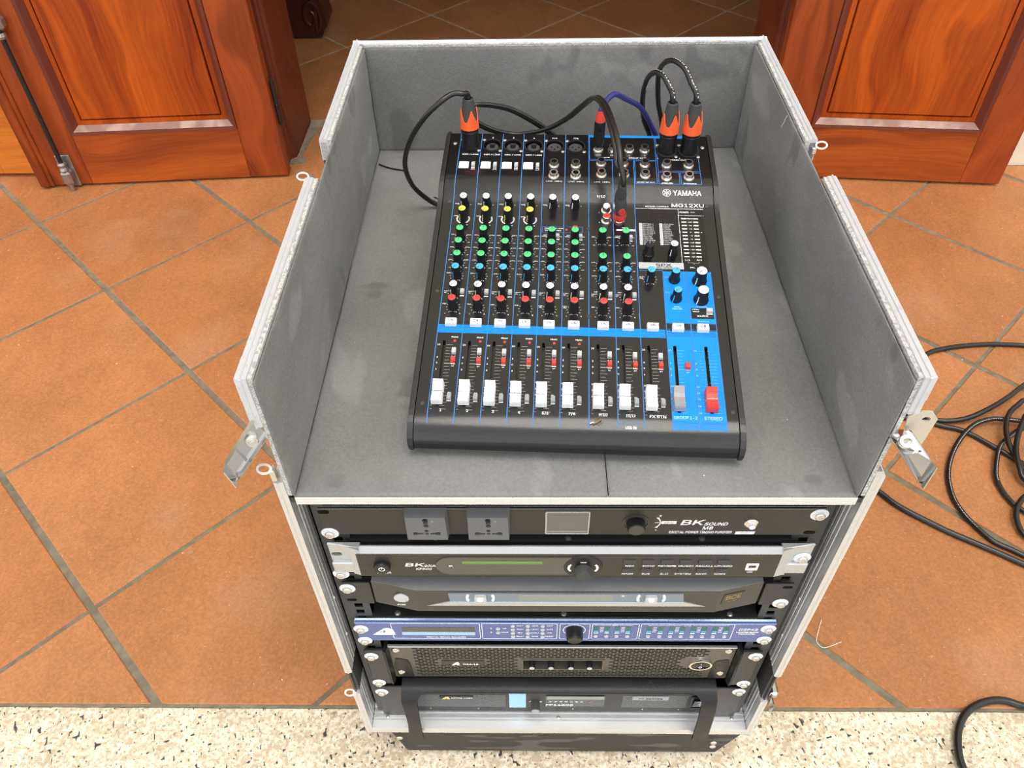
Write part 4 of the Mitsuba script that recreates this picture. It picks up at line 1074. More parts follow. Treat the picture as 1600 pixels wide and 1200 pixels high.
# 1 ---- power sequencer
k, put = unit('power_sequencer', 'slim dark rack unit with two sockets and a small grey screen, topmost in the rack', 'rack unit')
put('faceplate', panel(-.2425, .2405, .5496, .5935, -.0005, .0030, [slot(-.2368, .5880), slot(.2325, .5545)]), 'm_brush_black', False)
put('edge', hull([(-.2422, -.0005, .5930), (.2402, -.0005, .5930), (-.2422, .003, .5937), (.2402, .003, .5937), (-.2422, -.0002, .5918), (.2402, -.0002, .5918)]), 'm_bevel', False, 'bright chamfered top edge')
put('chassis', rbox(-BX, BX, .0045, .36, .5505, .5925), 'm_blackmatte', False)
rack_screws(put, [(-.2364, .5530), (.2345, .5850)], -.0005)
for x in (-.1388, -.0793):
    hs = [fm(prism(unary_union([rc(-.0022, .0025, .0022, .0062) , affinity.translate(Point(0, 0).buffer(.0029), 0, .0085), affinity.translate(Point(0, 0).buffer(.0026), 0.0003, -.0006)]), -.01, .01), x, .5785, -.006),
          fm(prism(affinity.translate(Point(0, 0).buffer(.0021), 0, .0), -.01, .01), x, .5695, -.006), fm(prism(affinity.scale(Point(0, 0).buffer(.0019), 1, .8), -.01, .01), x, .5650, -.006)]
    for sx in (-1, 1): hs += [fm(prism(unary_union([rrect(-.0062, .0036, -.0013, .0013, .0003), rc(-.0010, .0036, -.0024, .0022)]) if sx > 0 else unary_union([rrect(-.0036, .0062, -.0013, .0013, .0003), rc(-.0036, .0010, -.0024, .0022)]), -.01, .01), x + sx * .0095 - 0.0, .5662 - .0012, -.006)]
    top = hull([(x + sx * a, y, z) for sx in (-1, 1) for a, y, z in ((.0206, -.0002, .5950), (.0190, -.0095, .5915), (.0206, -.0002, .5520), (.0196, -.0095, .5545))])
    s_ = put('socket', cut(top, hs), 'm_greyplastic', 25, 'grey universal mains socket')
    put('back', rbox(x - .015, x + .015, -.0012, -.0008, .558, .590), 'm_void', False, None, s_)
    put('mark', fm(ring(.0010, .0006, 0, .0001, 12), x + .0068, .5855, -.0096), 'm_key', False, None, s_)
    put('contact', rbox(x - .0014, x + .0014, -.0042, -.0034, .586, .5885), 'm_gold', False, None, s_)
s_ = put('screen', cat([face(rrect(-.0240, .0172, .5540, .5900, .0010), -.0005, .0010)]), 'm_lcd_grey', False, 'grey glass screen')
put('frame', cat([face(rrect(-.0246, .0178, .5534, .5906, .0012).difference(rrect(-.0234, .0166, .5548, .5894, .0008)), -.0005, .0018), face(rc(-.0228, .0160, .5572, .5578), -.0015, .0003)]), 'm_bevel', False, None, s_)
kn = put('knob', fm(lathe([(.0088, 0), (.0090, .003), (.0086, .0082), (.0078, .0092)], 32, 1, .0002, (.002, .0085)), .0623, .5712, -.0005), 'm_black', 35, 'black rotary knob')
put('cap', fm(lathe([(.0077, 0), (.0075, .0004)], 30), .0623, .5712, -.0097), 'm_brush_grey', 35, None, kn)
put('collar', fm(cat([ring(.0130, .0116, 0, .0008, 40), ring(.0106, .0098, 0, .0006, 40)]), .0623, .5712, -.0005), 'm_rackmetal', 30)
P_ = [ftext('BK', .1172, .5715, -.0006, .0078, .0215, shear=.25), ftext('SOUND', .1400, .5690, -.0006, .0048, .0220, shear=.30), ftext('M8', .1330, .5622, -.0006, .0050, .0098, shear=.15),
      ftext('DIGITAL POWER TIMING PURIFIER', .1268, .5550, -.0006, .0036, .0610, shear=.1), face(rc(.0870, .1015, .5690, .5735), -.0005, .00015), face(Polygon([(.1605, .5498 + .0015), (.1790, .5513), (.1800, .5560), (.1612, .5560)]), -.0005, .00015),
      face(rc(.0806, .0870, .5706, .5712), -.0005, .00015), ftext('+', .0848, .5830, -.0006, .0040), ftext('-', .0830, .5590, -.0006, .0040)]
for s_ in (1, -1):
    arc = [(.0778 + .0082 * math.cos(a), .5710 + s_ * .0092 * math.sin(a)) for a in np.linspace(.15, .9, 8)]
    P_.append(face(LineString(arc).buffer(.0006), -.0005, .00015)); e = arc[-1]
    P_.append(face(Polygon([(e[0] + .0014, e[1] - s_ * .0020), (e[0] + .0016, e[1] + s_ * .0012), (e[0] - .0018, e[1] + s_ * .0012)]), -.0005, .00015))
put('print', cat(P_), 'm_print', False, 'white printed name')
put('key_mark', cat([ftext('MENU', .0942, .5712, -.00068, .0022, .0090), ftext('START', .1702, .5537, -.00068, .0020, .0095)]), 'm_keydark', False)
b_ = put('push_button', fm(lathe([(.0066, 0), (.0068, .0016), (.0052, .0028), (.0044, .0024)], 26), .1727, .5715, -.0005), 'm_nickel', 30, 'round metal push button')
put('cap', fm(lathe([(.0033, 0), (.0032, .0036), (.0020, .0044)], 20), .1727, .5715, -.0030), 'm_white', 30, None, b_)

# 2 ---- effects processor
k, put = unit('karaoke_processor', 'dark rack unit with a green display line and silver ears, second in the rack', 'rack unit')
Y2 = -.0120
put('faceplate', rbox(-.2130, .2090, Y2, .0000, .4910, .5325), 'm_brush_black', False)
put('edge', hull([(-.2130, Y2, .5318), (.2090, Y2, .5318), (-.2130, Y2 + .0045, .5398), (.2090, Y2 + .0045, .5398), (-.2130, Y2 + .0058, .5398), (.2090, Y2 + .0058, .5398), (-.2130, Y2 + .0058, .5318), (.2090, Y2 + .0058, .5318)]), 'm_bevel', False, 'pale slanted top edge')
put('chassis', rbox(-BX, BX, .0000, .30, .4920, .5370), 'm_blackmatte', False)
for x, y in ((-.134, .004), (-.0013, .004), (.1316, .004)): put('lid_screw', mv(lathe([(.0034, 0), (.0030, .0010), (.0014, .0016)], 16), x, y, .5370), 'm_boot', 30)
for s in (-1, 1):
    ear = cut(rbox(*sorted((s * .2415, s * .2085)), -.0050, -.0020, .4900, .5395, .0008), [slot(s * .2345, .5215, .0110, .0060)])
    e_ = put('ear', ear, 'm_bevel', False, 'silver mounting ear')
    blk = hull([(s * a, y, z) for a, y, z in ((.2090, -.0120, .4910), (.2210, -.0085, .4900), (.2090, -.0120, .5390), (.2190, -.0085, .5390), (.2090, -.004, .4910), (.2215, -.004, .4900), (.2090, -.004, .5392), (.2195, -.004, .5392))])
    put('bracket', cat([blk, rbox(*sorted((s * .2410, s * .2180)), -.0092, -.004, .4925, .5105, .0012), hull([(s * .2412, -.0052, .5395), (s * .2090, -.0090, .5395), (s * .2090, -.0035, .5402), (s * .2412, -.0035, .5402), (s * .2412, -.0050, .5370), (s * .2090, -.0090, .5370)])]), 'm_bevel', False, None, e_)
rack_screws(put, [(-.2362, .4835 + .001), (.2335, .5170)], -.0052)
d_ = put('display_panel', face(rrect(-.1345, -.030, .4962, .5275, .0150).union(rc(-.08, .002, .4962, .5275)), Y2, .0010), 'm_lcd_dark', False, 'dark oval display window')
put('screen', face(rc(-.1075, -.0268, .5065, .5220), Y2 - .0010, .0003), 'm_lcd_dark', False, None, d_)
put('lit_line', face(rc(-.1075, -.0268, .5168, .5220), Y2 - .0013, .0002), 'm_lcd_green', False, 'green strip of the display', d_)
put('mark', ftext('IR', -.1195, .5125, Y2 - .0011, .0030, .0036), 'm_print', False, None, d_)
jg = put('jog_dial', fm(lathe([(.0200, 0), (.0192, .0014), (.0130, .0020)], 44), .0140, .5110, Y2), 'm_black', 35, 'black jog dial')
jgs = jg
put('knob', fm(lathe([(.0085, 0), (.0088, .003), (.0082, .0088), (.0072, .0100)], 32, 1, .0002, (.003, .009)), .0140, .5085, Y2 - .0010), 'm_boot', 35, None, jg)
mk = [ftext('MIC', .0140, .5213, Y2 - .0022, .0022, .0060)]
for s in (-1, 1):
    arc = [(.0140 + .0145 * math.cos(a), .5105 + .0110 * math.sin(a)) for a in (np.linspace(-.5, .5, 8) if s > 0 else np.linspace(math.pi - .5, math.pi + .5, 8))]
    mk.append(face(LineString(arc).buffer(.0012), Y2 - .0018, .0003))
put('mark', cat(mk), 'm_print', False, None, jg)
pb = put('power_button', fm(lathe([(.0085, 0), (.0088, .0030), (.0078, .0050), (.0066, .0050)], 26), -.1888, .5120, Y2), 'm_black', 35, 'round black power button')
put('mark', cat([fm(Rg, -.1888, .5120, Y2 - .0050) for Rg in (ring(.0034, .0025, 0, .0001, 20), rbox(-.0005, .0005, .0006, .0046, 0, .00015))]), 'm_print', False, None, pb)
P_ = [ftext('POWER', -.1885, .4978, Y2 - .0001, .0030, .0142), ftext('BK', -.1555, .5130, Y2 - .0001, .0060, .0190, shear=.25), ftext('SOUND', -.1385, .5112, Y2 - .0001, .0034, .0150, shear=.3), ftext('KP500', -.1470, .5052, Y2 - .0001, .0034, .0160, shear=.3)]
for j, (a, b_) in enumerate((('MIC', 'MAIN'), ('ECHO', 'SUB'), ('REVERB', 'S.C'), ('MUSIC', 'SYSTEM'), ('RECALL', 'SAVE'), ('UP/ESC', 'DOWN'))):
    x = .0600 + j * .01875
    put('key', hull([(x + sx * .0062, y, z) for sx in (-1, 1) for y, z in ((Y2, .5165), (Y2, .5222), (Y2 - .0022, .5172), (Y2 - .0016, .5215))]), 'm_boot', False)
    put('key', hull([(x + sx * .0060, y, z) for sx in (-1, 1) for y, z in ((Y2, .5010), (Y2, .5062), (Y2 - .0022, .5016), (Y2 - .0016, .5056))]), 'm_boot', False)
    P_ += [ftext(a, x + .0010, .5118, Y2 - .0001, .0028, .0030 * len(a) if a != 'S.C' else .006), ftext(b_, x - .0003, .4968, Y2 - .0001, .0026, .0028 * len(b_))]
P_.append(ftext('USB', .1830, .5008, Y2 - .0001, .0020, .0056))
put('print', cat(P_), 'm_print', False, 'white printed lettering')
u_ = put('usb_port', cut(rbox(.1772, .1896, Y2 - .0012, Y2 + .002, .5048, .5168, .0006), [rbox(.1795, .1873, -.1, .1, .5085, .5145)]), 'm_white', False, 'white square port')
put('inside', rbox(.1790, .1878, Y2 + .0002, Y2 + .001, .5080, .5150), 'm_key', False, None, u_)

# 3 ---- equaliser with a faceted front
k, put = unit('feedback_suppressor', 'dark rack unit with a wide grey blue window and slanted ends, third in the rack', 'rack unit')
put('chassis', rbox(-BX, BX, .003, .30, .4140, .4560), 'm_blackmatte', False)
Z0, Z1 = .4135, .4575
for s in (-1, 1): put('ear', panel(*sorted((s * .2413, s * .2115)), Z0, Z1, -.0010, .0020, [slot(s * .2355, .4220 if s < 0 else .4510, .0110, .0052)], .0006), 'm_ear', False)
rack_screws(put, [(-.2364, .4475), (.2347, .4185)], -.0012)
fp = prism([(-.2095, .006), (-.2095, -.0005), (-.1610, -.0115), (.1610, -.0115), (.2085, -.0005), (.2085, .006)], Z0 + .0030, Z1 + .0030)
put('faceplate', fp, 'm_brush_grey', False)
put('top_plate', prism([(-.2092, .0055), (-.2092, -.0003), (-.1610, -.0112), (.1610, -.0112), (.2082, -.0003), (.2082, .0055)], Z1 + .0028, Z1 + .0034), 'm_bevel', False, 'pale top edge')
YS = -.0115
wn = Polygon([(-.1262, .4570), (.1225, .4570), (.1500, .4300), (.1500, .4285), (-.1508, .4285), (-.1508, .4300)])
w_ = put('window', face(Polygon([(-.1262, .4568), (.1225, .4568), (.1248, .4398), (-.1250, .4398)]), YS, .0014), 'm_screen_blue', False, 'pale blue grey window')
put('sill', hull([(-.1250, YS - .0014, .4398), (.1248, YS - .0014, .4398), (-.1508, YS - .0002, .4290), (.1500, YS - .0002, .4290), (-.1250, YS, .4398), (.1248, YS, .4398), (-.1508, YS + .001, .4290), (.1500, YS + .001, .4290)]), 'm_bevel', False, None, w_)
put('edge', face(rc(-.1250, .1248, .4392, .4400), YS - .0014, .0003), 'm_paleblue', False, None, w_)
put('screen', face(rc(-.0516, .0489, .4440, .4566), YS - .0014, .0004), 'm_lcd_pale', False, 'pale display', w_)
for x in (-.0922, .0890):
    n_ = put('keypad', face(unary_union([rrect(-.0055, .0055, -.0048, .0048, .002), rc(-.0045, .0045, -.0095, -.004)]).buffer(0) if False else affinity.translate(unary_union([rrect(-.0062, .0062, -.0042, .0052, .0025), rc(-.0066, .0066, -.0092, -.0040)]), x, .4500), YS - .0014, .0030), 'm_key', False, 'pale cluster of keys', w_)
    put('key', cat([face(LineString([(x + s * (.0125 + .0016 * math.cos(a)), .4498 + .0050 * math.sin(a)) for a in np.linspace(-1.2, 1.2, 6)]).buffer(.0014), YS - .0014, .0016) for s in (-1, 1)] + [fm(lathe([(.0036, 0), (.0032, .0016)], 18), x, .4505, YS - .0044)]), 'm_white', False, None, n_)
put('lamp', face(cat_ := rc(.0575, .0605, .4525, .4540), YS - .0014, .0004), 'm_print', False, None, w_)
po = put('power_button', tf(affinity_ := lathe([(.0082, 0), (.0084, .0014), (.0070, .0022)], 30), M4(FRONT, (-.1778, -.0078, .4400))), 'm_key', 30, 'pale round power button')
put('print', ftext('POWER', -.1770, .4250, -.0082, .0030, .0140), 'm_print', False)
pt = M4(rot(13, [0, 0, 1])[:3, :3], (.1775, -.0078, .4425))
pk = put('badge', tf(hull([(sx * .0115 + z * .08, y, z) for sx in (-1, 1) for z in (-.0090, .0090) for y in (0, -.0006)]), pt), 'm_golddark', False, 'dark badge with gold letters')
put('lettering', cat([tf(tf(text('BCE', .0080, .0170), XZ), pt @ M4(t=(0.0003, -.0007, .0018))), tf(tf(text('MUSIC', .0022, .0110), XZ), pt @ M4(t=(-.0002, -.0007, -.0062)))]), 'm_gold', False, None, pk)

# 4 ---- speaker processor, blue
k, put = unit('speaker_processor', 'blue violet rack unit with a black knob and green lamps, fourth in the rack', 'rack unit')
Y4 = -.0020
put('faceplate', rbox(-HPX, HPX, Y4, .0030, .3275, .3722, .0008), 'm_periwinkle', False)
put('edge', hull([(-.2410, Y4 - .0003, .3712), (.2410, Y4 - .0003, .3712), (-.2410, .003, .3730), (.2410, .003, .3730), (-.2410, Y4 + .001, .3700), (.2410, Y4 + .001, .3700), (-.2410, .003, .370), (.2410, .003, .370)]), 'm_periedge', False, 'bright light blue top edge')
put('chassis', rbox(-BX, BX, .0030, .30, .3285, .3765), 'm_blackmatte', False)
for x, y in ((-.1913, .0075), (-.0005, .0075), (.189, .0075)): put('lid_screw', mv(lathe([(.0034, 0), (.0030, .0010), (.0014, .0016)], 16), x, y, .3765), 'm_zinc', 30)
rack_screws(put, [(-.2354, .3570), (-.2346, .3285), (.2340, .3605), (.2345, .3335)], Y4)
P_ = []
for a, b_ in ((-.2000, -.0970), (-.0950, -.0075), (-.0050, .0300), (.0322, .0862), (.0880, .1950)): P_.append(outline(a, b_, .3335, .3705, .0020, .0007, Y4))
for x, s_, h_, w_ in ((-.1375, 'DIGITAL SIGNAL MANAGER', .0028, .0460),): P_.append(ftext(s_, x, .3372, Y4 - .0001, h_, w_))
ap = Polygon([(-.2235, .3425), (-.2085, .3580), (-.2035, .3590), (-.1985, .3555), (-.1965, .3425)]).difference(Polygon([(-.2150, .3480), (-.2075, .3535), (-.2080, .3480), (-.2100, .3470), (-.2105, .3500), (-.2140, .3470)]))
P_.append(face(ap, Y4, .00015))
s_ = put('screen', face(rc(-.1880, -.1030, .3500, .3612), Y4, .0004), 'm_lcd_dark', False, 'dark display strip')
put('bezel', hull([(x, y, z) for x in (-.1882, -.1028) for y, z in ((Y4, .3500), (Y4 - .0022, .3462), (Y4, .3440))]), 'm_periedge', False, 'pale lip of the display', s_)
W4 = ['EXIT', 'MODE', 'COPY', 'GAIN', 'LIMIT', 'MUTE', 'PEQ', 'RECALL', 'UTIL', 'DELAY', 'SAVE', 'RESET']
for i in range(4):
    for j in range(3):
        x, z = -.0590 + j * .0172, .3655 - i * .0086
        put('key', fm(lathe([(.0026, 0), (.0024, .0014), (.0012, .0018)], 14), x, z, Y4), 'm_key', 30)
        P_.append(ftext(W4[i * 3 + j], x + .0082, z, Y4 - .0001, .0022, .0018 * len(W4[i * 3 + j])))
for z, n_ in ((.3588, 'UP'), (.3495, 'DOWN')):
    put('key', fm(lathe([(.0026, 0), (.0024, .0014), (.0012, .0018)], 14), -.0762, z, Y4), 'm_key', 30); P_.append(ftext(n_, -.0685, z, Y4 - .0001, .0022, .0020 * len(n_)))
    P_.append(face(rc(-.0850, -.0835, z - .0008, z + .0008), Y4, .00015))
kn = put('knob', fm(lathe([(.0098, 0), (.0100, .005), (.0092, .0120), (.0084, .0130)], 36, 1, .0003, (.003, .012)), .0120, .3555, Y4), 'm_black', 35, 'black encoder knob')
put('cap', fm(lathe([(.0082, 0), (.0076, .0004), (.0070, .0001)], 32), .0120, .3555, Y4 - .0130), 'm_gloss', 35, None, kn)
P_.append(fm(ring(.0132, .0122, 0, .00015, 40), .0120, .3555, Y4))
LX = [.0373, .0498, .0615, .0740, .0982, .1114, .1238, .1362, .1487, .1611, .1735, .1866]
for j, x in enumerate(LX):
    l_ = put('lamp_column', face(rc(x - .0030, x + .0030, .3478, .3642), Y4, .0003), 'm_teal', False, 'column of green lamps')
    put('lamp', face(rc(x - .0026, x + .0026, .3480, .3500), Y4 - .0003, .0002), 'm_print', False, None, l_)
    put('lamp', face(rc(x - .0026, x + .0026, .3510, .3545), Y4 - .0003, .0002), 'm_sky', False, None, l_)
    put('mute_key', fm(lathe([(.0026, 0), (.0024, .0014), (.0012, .0018)], 14), x, .3415, Y4), 'm_key', 30)
    if j % 2 == 0 and j < 4 or j >= 4 and j % 2 == 0:
        for z in (.3620, .3585, .3550, .3515): P_.append(face(rc(x + .0042, x + .0085, z - .0004, z + .0004), Y4, .00015))
P_ += [face(rc(.0350, .0540, .3672, .3676), Y4, .00015), face(rc(.0630, .0790, .3672, .3676), Y4, .00015), ftext('INPUT', .0585, .3674, Y4 - .0001, .0022, .0070), face(rc(.0960, .1350, .3672, .3676), Y4, .00015), face(rc(.1470, .1880, .3672, .3676), Y4, .00015), ftext('OUTPUT', .1410, .3674, Y4 - .0001, .0022, .0085),
       ftext('DSP48', .2120, .3580, Y4 - .0001, .0042, .0215, shear=.2), ftext('Loudspeaker', .2120, .3520, Y4 - .0001, .0030, .0260), ftext('Controller', .2120, .3478, Y4 - .0001, .0030, .0200)]
put('print', cat(P_), 'm_print', False, 'white printed frames and lettering')

# 5 ---- power amplifier with a grille
k, put = unit('power_amplifier', 'tall black power amplifier with a punched metal grille, fifth in the rack', 'amplifier')
Y5 = .0060
Z0, Z1 = .2110, .2985
for s in (-1, 1):
    e_ = put('ear', rbox(*sorted((s * .2413, s * .2175)), -.0015, .0030, Z0 - .004, Z1, .001), 'm_ear', False, 'black folded mounting ear')
    put('fold', prism([(s * .2180, -.0016), (s * .2150, -.0035), (s * .2125, .0040), (s * .2145, .0200), (s * .2180, .0200)], Z0 - .004, Z1), 'm_black', 20, None, e_)
rack_screws(put, [(-.2332, .2862), (-.2337, .2112), (.2337, .2900), (.2338, .2128)], -.0018)
put('edge', rbox(-.2135, .2120, Y5 - .0015, Y5 + .002, Z1 - .0030, Z1, .0004), 'm_bevel', False, 'bright top edge')
put('chassis', rbox(-.2120, .2110, Y5 + .010, .40, Z0, Z1 - .003), 'm_void', False)
# grille: brick pattern of slots cut from a sheet, with openings for the controls, name plate and switch
px, pz = .00905, .00435
sheet_ = rc(-.2135, .2120, Z0 + .001, Z1 - .002)
solid = unary_union([rc(-.2135, -.1870, 0, 1), rc(.1845, .2120, 0, 1), rc(-.0530, .0570, .2330, .2655), rc(-.1510, -.0955, .2450, .2600), affinity.scale(Point(.1735, .2545).buffer(.0240), 1.0, .62)])
holes = []
r_ = 0
z = Z0 + .0055
while z < Z1 - .005:
    x = -.1850 + (px / 2 if r_ % 2 else 0)
    while x < .1840:
        h_ = rc(x - .0036, x + .0036, z - .00155, z + .00155)
        if not h_.intersects(solid): holes.append(h_)
        x += px
    z += pz; r_ += 1
gp = sheet_.difference(unary_union(holes)).difference(rc(-.0485, .0525, .2365, .2620))
put('grille', mv(tf(prism(gp, 0, .0018), XZ), 0, Y5 + .0018, 0), 'm_grille', False, 'punched metal grille')
for x, z in ((-.2045, .2868), (-.2040, .2260), (.2035, .2876), (.2030, .2268)):
    put('grille_screw', fm(cat([lathe([(.0052, 0), (.0050, .0012), (.0026, .0028), (.0010, .0030)], 20)]), x, z, Y5), 'm_nickel', 30)
for s in (-1, 1):
    put('corner_panel', face(Polygon([(s * a, b_) for a, b_ in ((.1890, Z0 + .0015), (.2110, Z0 + .0015), (.2110, .246), (.208, .2635), (.2040, .2640), (.193, .2600), (.190, .250))]), Y5, .0007), 'm_black', False, 'black painted corner')
put('recess', cut(rbox(-.0500, .0540, Y5 - .0012, Y5 + .0120, .2350, .2636), [rbox(-.0475, .0515, -.1, Y5 + .0080, .2375, .2612)]), 'm_grille', False, 'framed recess of the level knobs')
put('recess_plate', rbox(-.0475, .0515, Y5 + .0079, Y5 + .0081, .2375, .2612), 'm_black', False)
P_ = []
for x in (-.0367, -.0127, .0122, .0354):
    kn = put('level_knob', fm(lathe([(.0040, 0), (.0042, .006), (.0038, .0130), (.0033, .0138)], 24, 1, .0002, (.002, .012)), x, .2500, Y5 + .0079), 'm_black', 35, 'small black level knob')
    put('cap', fm(lathe([(.0034, 0), (.0030, .0005)], 20), x, .2500, Y5 - .0060), 'm_key', 30, None, kn)
    for a in (-130, -65, 65, 130): P_.append(fm(mv(rbox(-.0003, .0003, .0056, .0072, 0, .0002), 0, 0, 0), x, .2505, Y5 + .0079, a))
P_ += [ftext('LEVEL', -.0247, .2588, Y5 + .0078, .0022, .0080), ftext('LEVEL', .0238, .2588, Y5 + .0078, .0022, .0080), rbox(-.0004, .0004, Y5 + .0076, Y5 + .0079, .2440, .2605)]
put('scale', cat(P_), 'm_print', False)
n_ = put('name_plate', rbox(-.1500, -.0965, Y5 - .0016, Y5 + .001, .2462, .2588, .0004), 'm_golddark', False, 'small glossy name plate')
put('lettering', cat([face(Polygon([(-.1380, .2482), (-.1320, .2568), (-.1285, .2570), (-.1275, .2482), (-.1310, .2482), (-.1318, .2510), (-.1345, .2482)]), Y5 - .0016, .0002), ftext('DA4.18', -.1135, .2515, Y5 - .0017, .0038, .0190)]), 'm_print', False, None, n_)
sw = put('power_switch', fm(affinity_m := cat([tf(ring(.0145, .0118, 0, .0040, 36), np.diag([1, .86, 1, 1]))]), .1735, .2545, Y5 - .0002), 'm_nickel', 30, 'black rocker switch in a bright oval ring')
put('rocker', fm(tf(lathe([(.0119, 0), (.0118, .0030), (.0095, .0042)], 32), np.diag([1, .86, 1, 1])), .1735, .2545, Y5 - .0002), 'm_gloss', 30, None, sw)
put('mark', cat([fm(rbox(-.0003, .0003, .0020, .0060, 0, .0002), .1735, .2545, Y5 - .0044), fm(mv(ring(.0022, .0015, 0, .0002, 20), 0, -.0035, 0), .1735, .2545, Y5 - .0044)]), 'm_print', False, None, sw)

# 6 ---- bottom amplifier with a bumper frame
k, put = unit('bumper_amplifier', 'black power amplifier behind a rounded bumper frame, at the bottom of the rack', 'amplifier')
Z0, Z1 = .1065, .1945
Y6 = .0040
for s in (-1, 1): put('ear', rbox(*sorted((s * .2413, s * .2020)), -.0010, .0020, Z0, Z1, .0008), 'm_ear', False)
rack_screws(put, [(-.2345, .1810), (.2330, .1870)], -.0012)
put('chassis', rbox(-.2050, .2040, Y6 + .002, .40, Z0 + .002, Z1 - .002), 'm_blackmatte', False)
put('faceplate', rbox(-.2050, .2040, Y6, Y6 + .0020, Z0, Z1 - .002), 'm_black', False)
put('band', rbox(-.2030, .1985, Y6 - .0012, Y6 + .001, .1225, .1670, .0006), 'm_boot', False, 'dark grey front band')
# diamond mesh of the vents
dm = []
def vent(x0, x1, z0, z1):
    g = []
    p = .0032
    box_ = rc(x0, x1, z0, z1)
    n = int((x1 - x0 + (z1 - z0)) / p) + 2
    for i in range(-2, n):
        for s in (-1, 1):
            a = x0 + i * p if s > 0 else x0 + i * p
            l_ = LineString([(a - (z1 - z0) if s > 0 else a, z0), (a if s > 0 else a - (z1 - z0), z1)]).buffer(.00042, cap_style=2).intersection(box_)
            if l_.geom_type == 'Polygon' and not l_.is_empty: g.append(face(l_, Y6 - .0012, .0005))
    return cat(g)
put('vent_mesh', cat([vent(-.1980, -.0720, .1250, .1640), vent(.0850, .1720, .1250, .1640)]), 'm_greyplastic', False, 'diamond mesh of the vents', kind='stuff')
b_ = put('badge', rbox(-.1600, -.1150, Y6 - .0032, Y6 - .001, .1520, .1625, .0010), 'm_black', False, 'black badge with a yellow emblem')
put('emblem', face(Polygon([(-.1575, .1535), (-.1520, .1608), (-.1480, .1610), (-.1465, .1535), (-.1500, .1535), (-.1510, .1560), (-.1535, .1535)]), Y6 - .0032, .0003), 'm_yellow', False, None, b_)
put('lettering', ftext('ACTPRO AUDIO', -.1305, .1572, Y6 - .0034, .0036, .0290), 'm_print', False, None, b_)
put('sticker', rbox(-.0672, -.0445, Y6 - .0016, Y6, .1225, .1668), 'm_lightblue', False, 'pale blue sticker')
put('display', rbox(-.0185, .0615, Y6 - .0024, Y6, .1255, .1640, .0015), 'm_gloss', False, 'dark display window')
put('window', rbox(-.0165, .0600, Y6 - .0030, Y6 - .002, .1530, .1625), 'm_lcd_pale', False)
P_ = [ftext('FP14000', .0010, .1340, Y6 - .0026, .0058, .0370)]
for j in range(7): P_.append(face(rc(-.0130 + j * .0070, -.0095 + j * .0070, .1438, .1452), Y6 - .0024, .0003))
P_ += [ftext('A', -.0385, .1420, Y6 - .0013, .0040), ftext('B', -.0245, .1420, Y6 - .0013, .0040)]
put('print', cat(P_), 'm_print', False, 'white printed lettering')
put('lamp', face(rc(.0395, .0425, .1436, .1452), Y6 - .0024, .0005), 'm_redlens', False)
kn = put('level_knob', fm(lathe([(.0062, 0), (.0062, .0130), (.0054, .0142)], 24, 1, .0002, (.002, .013)), -.0318, .1420, Y6), 'm_boot', 35, 'dark level knob')
put('cap', fm(lathe([(.0053, 0), (.0046, .0006)], 20), -.0318, .1420, Y6 - .0142), 'm_keydark', 30, None, kn)
b_ = put('badge', rbox(.0975, .1465, Y6 - .0032, Y6 - .001, .1515, .1625, .0010), 'm_keydark', False, 'grey badge')
put('lettering', ftext('FP SERIES', .1220, .1570, Y6 - .0034, .0034, .0320), 'm_boot', False, None, b_)
sw = put('power_switch', cut(rbox(.1760, .2010, Y6 - .0050, Y6, .1290, .1640, .0020), [rbox(.1790, .1980, -.1, Y6 - .003, .1330, .1600)]), 'm_black', False, 'black power switch')
put('rocker', hull([(x, y, z) for x in (.1795, .1975) for y, z in ((Y6 - .0045, .1335), (Y6 - .0075, .1595), (Y6 - .003, .1335), (Y6 - .003, .1595))]), 'm_gloss', False, None, sw)
put('mark', cat([fm(rbox(-.0003, .0003, -.002, .002, 0, .0003), .1885, .1560, Y6 - .0073), fm(ring(.0022, .0015, 0, .0003, 20), .1885, .1470, Y6 - .0063)]), 'm_print', False, None, sw)
for x in (-.176, -.11, .02, .115, .165): put('lid_screw', fm(lathe([(.0009, 0), (.0007, .0006)], 10), x, .1150, Y6), 'm_nickel', 30)
# bumper: a bent sheet, its middle cut out with round corners
prof = [(.0100, .2020), (-.0020, .2012), (-.0085, .1990), (-.0135, .1950), (-.0175, .1890), (-.0205, .1800), (-.0235, .1600), (-.0262, .1300), (-.0275, .1030), (-.0278, .0900)]
sp = spline([(0, y, z) for y, z in prof], 5)[:, 1:]
n_ = np.gradient(sp, axis=0); n_ /= np.linalg.norm(n_, axis=1, keepdims=True); n_ = np.stack([-n_[:, 1], n_[:, 0]], 1)
if n_[0, 1] > 0: n_ = -n_
inner = sp + n_ * .0022
bm = mv(tf(prism(np.vstack([sp, inner[::-1]]), 0, .4080), YZ), -.2060, 0, 0)
win = mv(tf(prism(unary_union([rrect(-.1855, .1820, .04, .1985, .0120), rc(-.1855, .1820, .0, .10)]), -.1, .1), XZ), 0, 0, 0)
pinch = [mv(tf(prism(Polygon([(s * .2070, .195), (s * .2030, .17), (s * .2015, .13), (s * .2040, .09), (s * .23, .08), (s * .23, .21)]) if False else Polygon([(s * .2072, .1960), (s * .2035, .1700), (s * .2022, .1350), (s * .2052, .0850), (s * .23, .0850), (s * .23, .2100)]), -.1, .1), XZ), 0, 0, 0) for s in (-1, 1)]
bm = cut(bm if bm.volume > 0 else (bm.invert() or bm), [win] + pinch)
put('bumper', bm, 'm_black', 25, 'black rounded bumper frame')
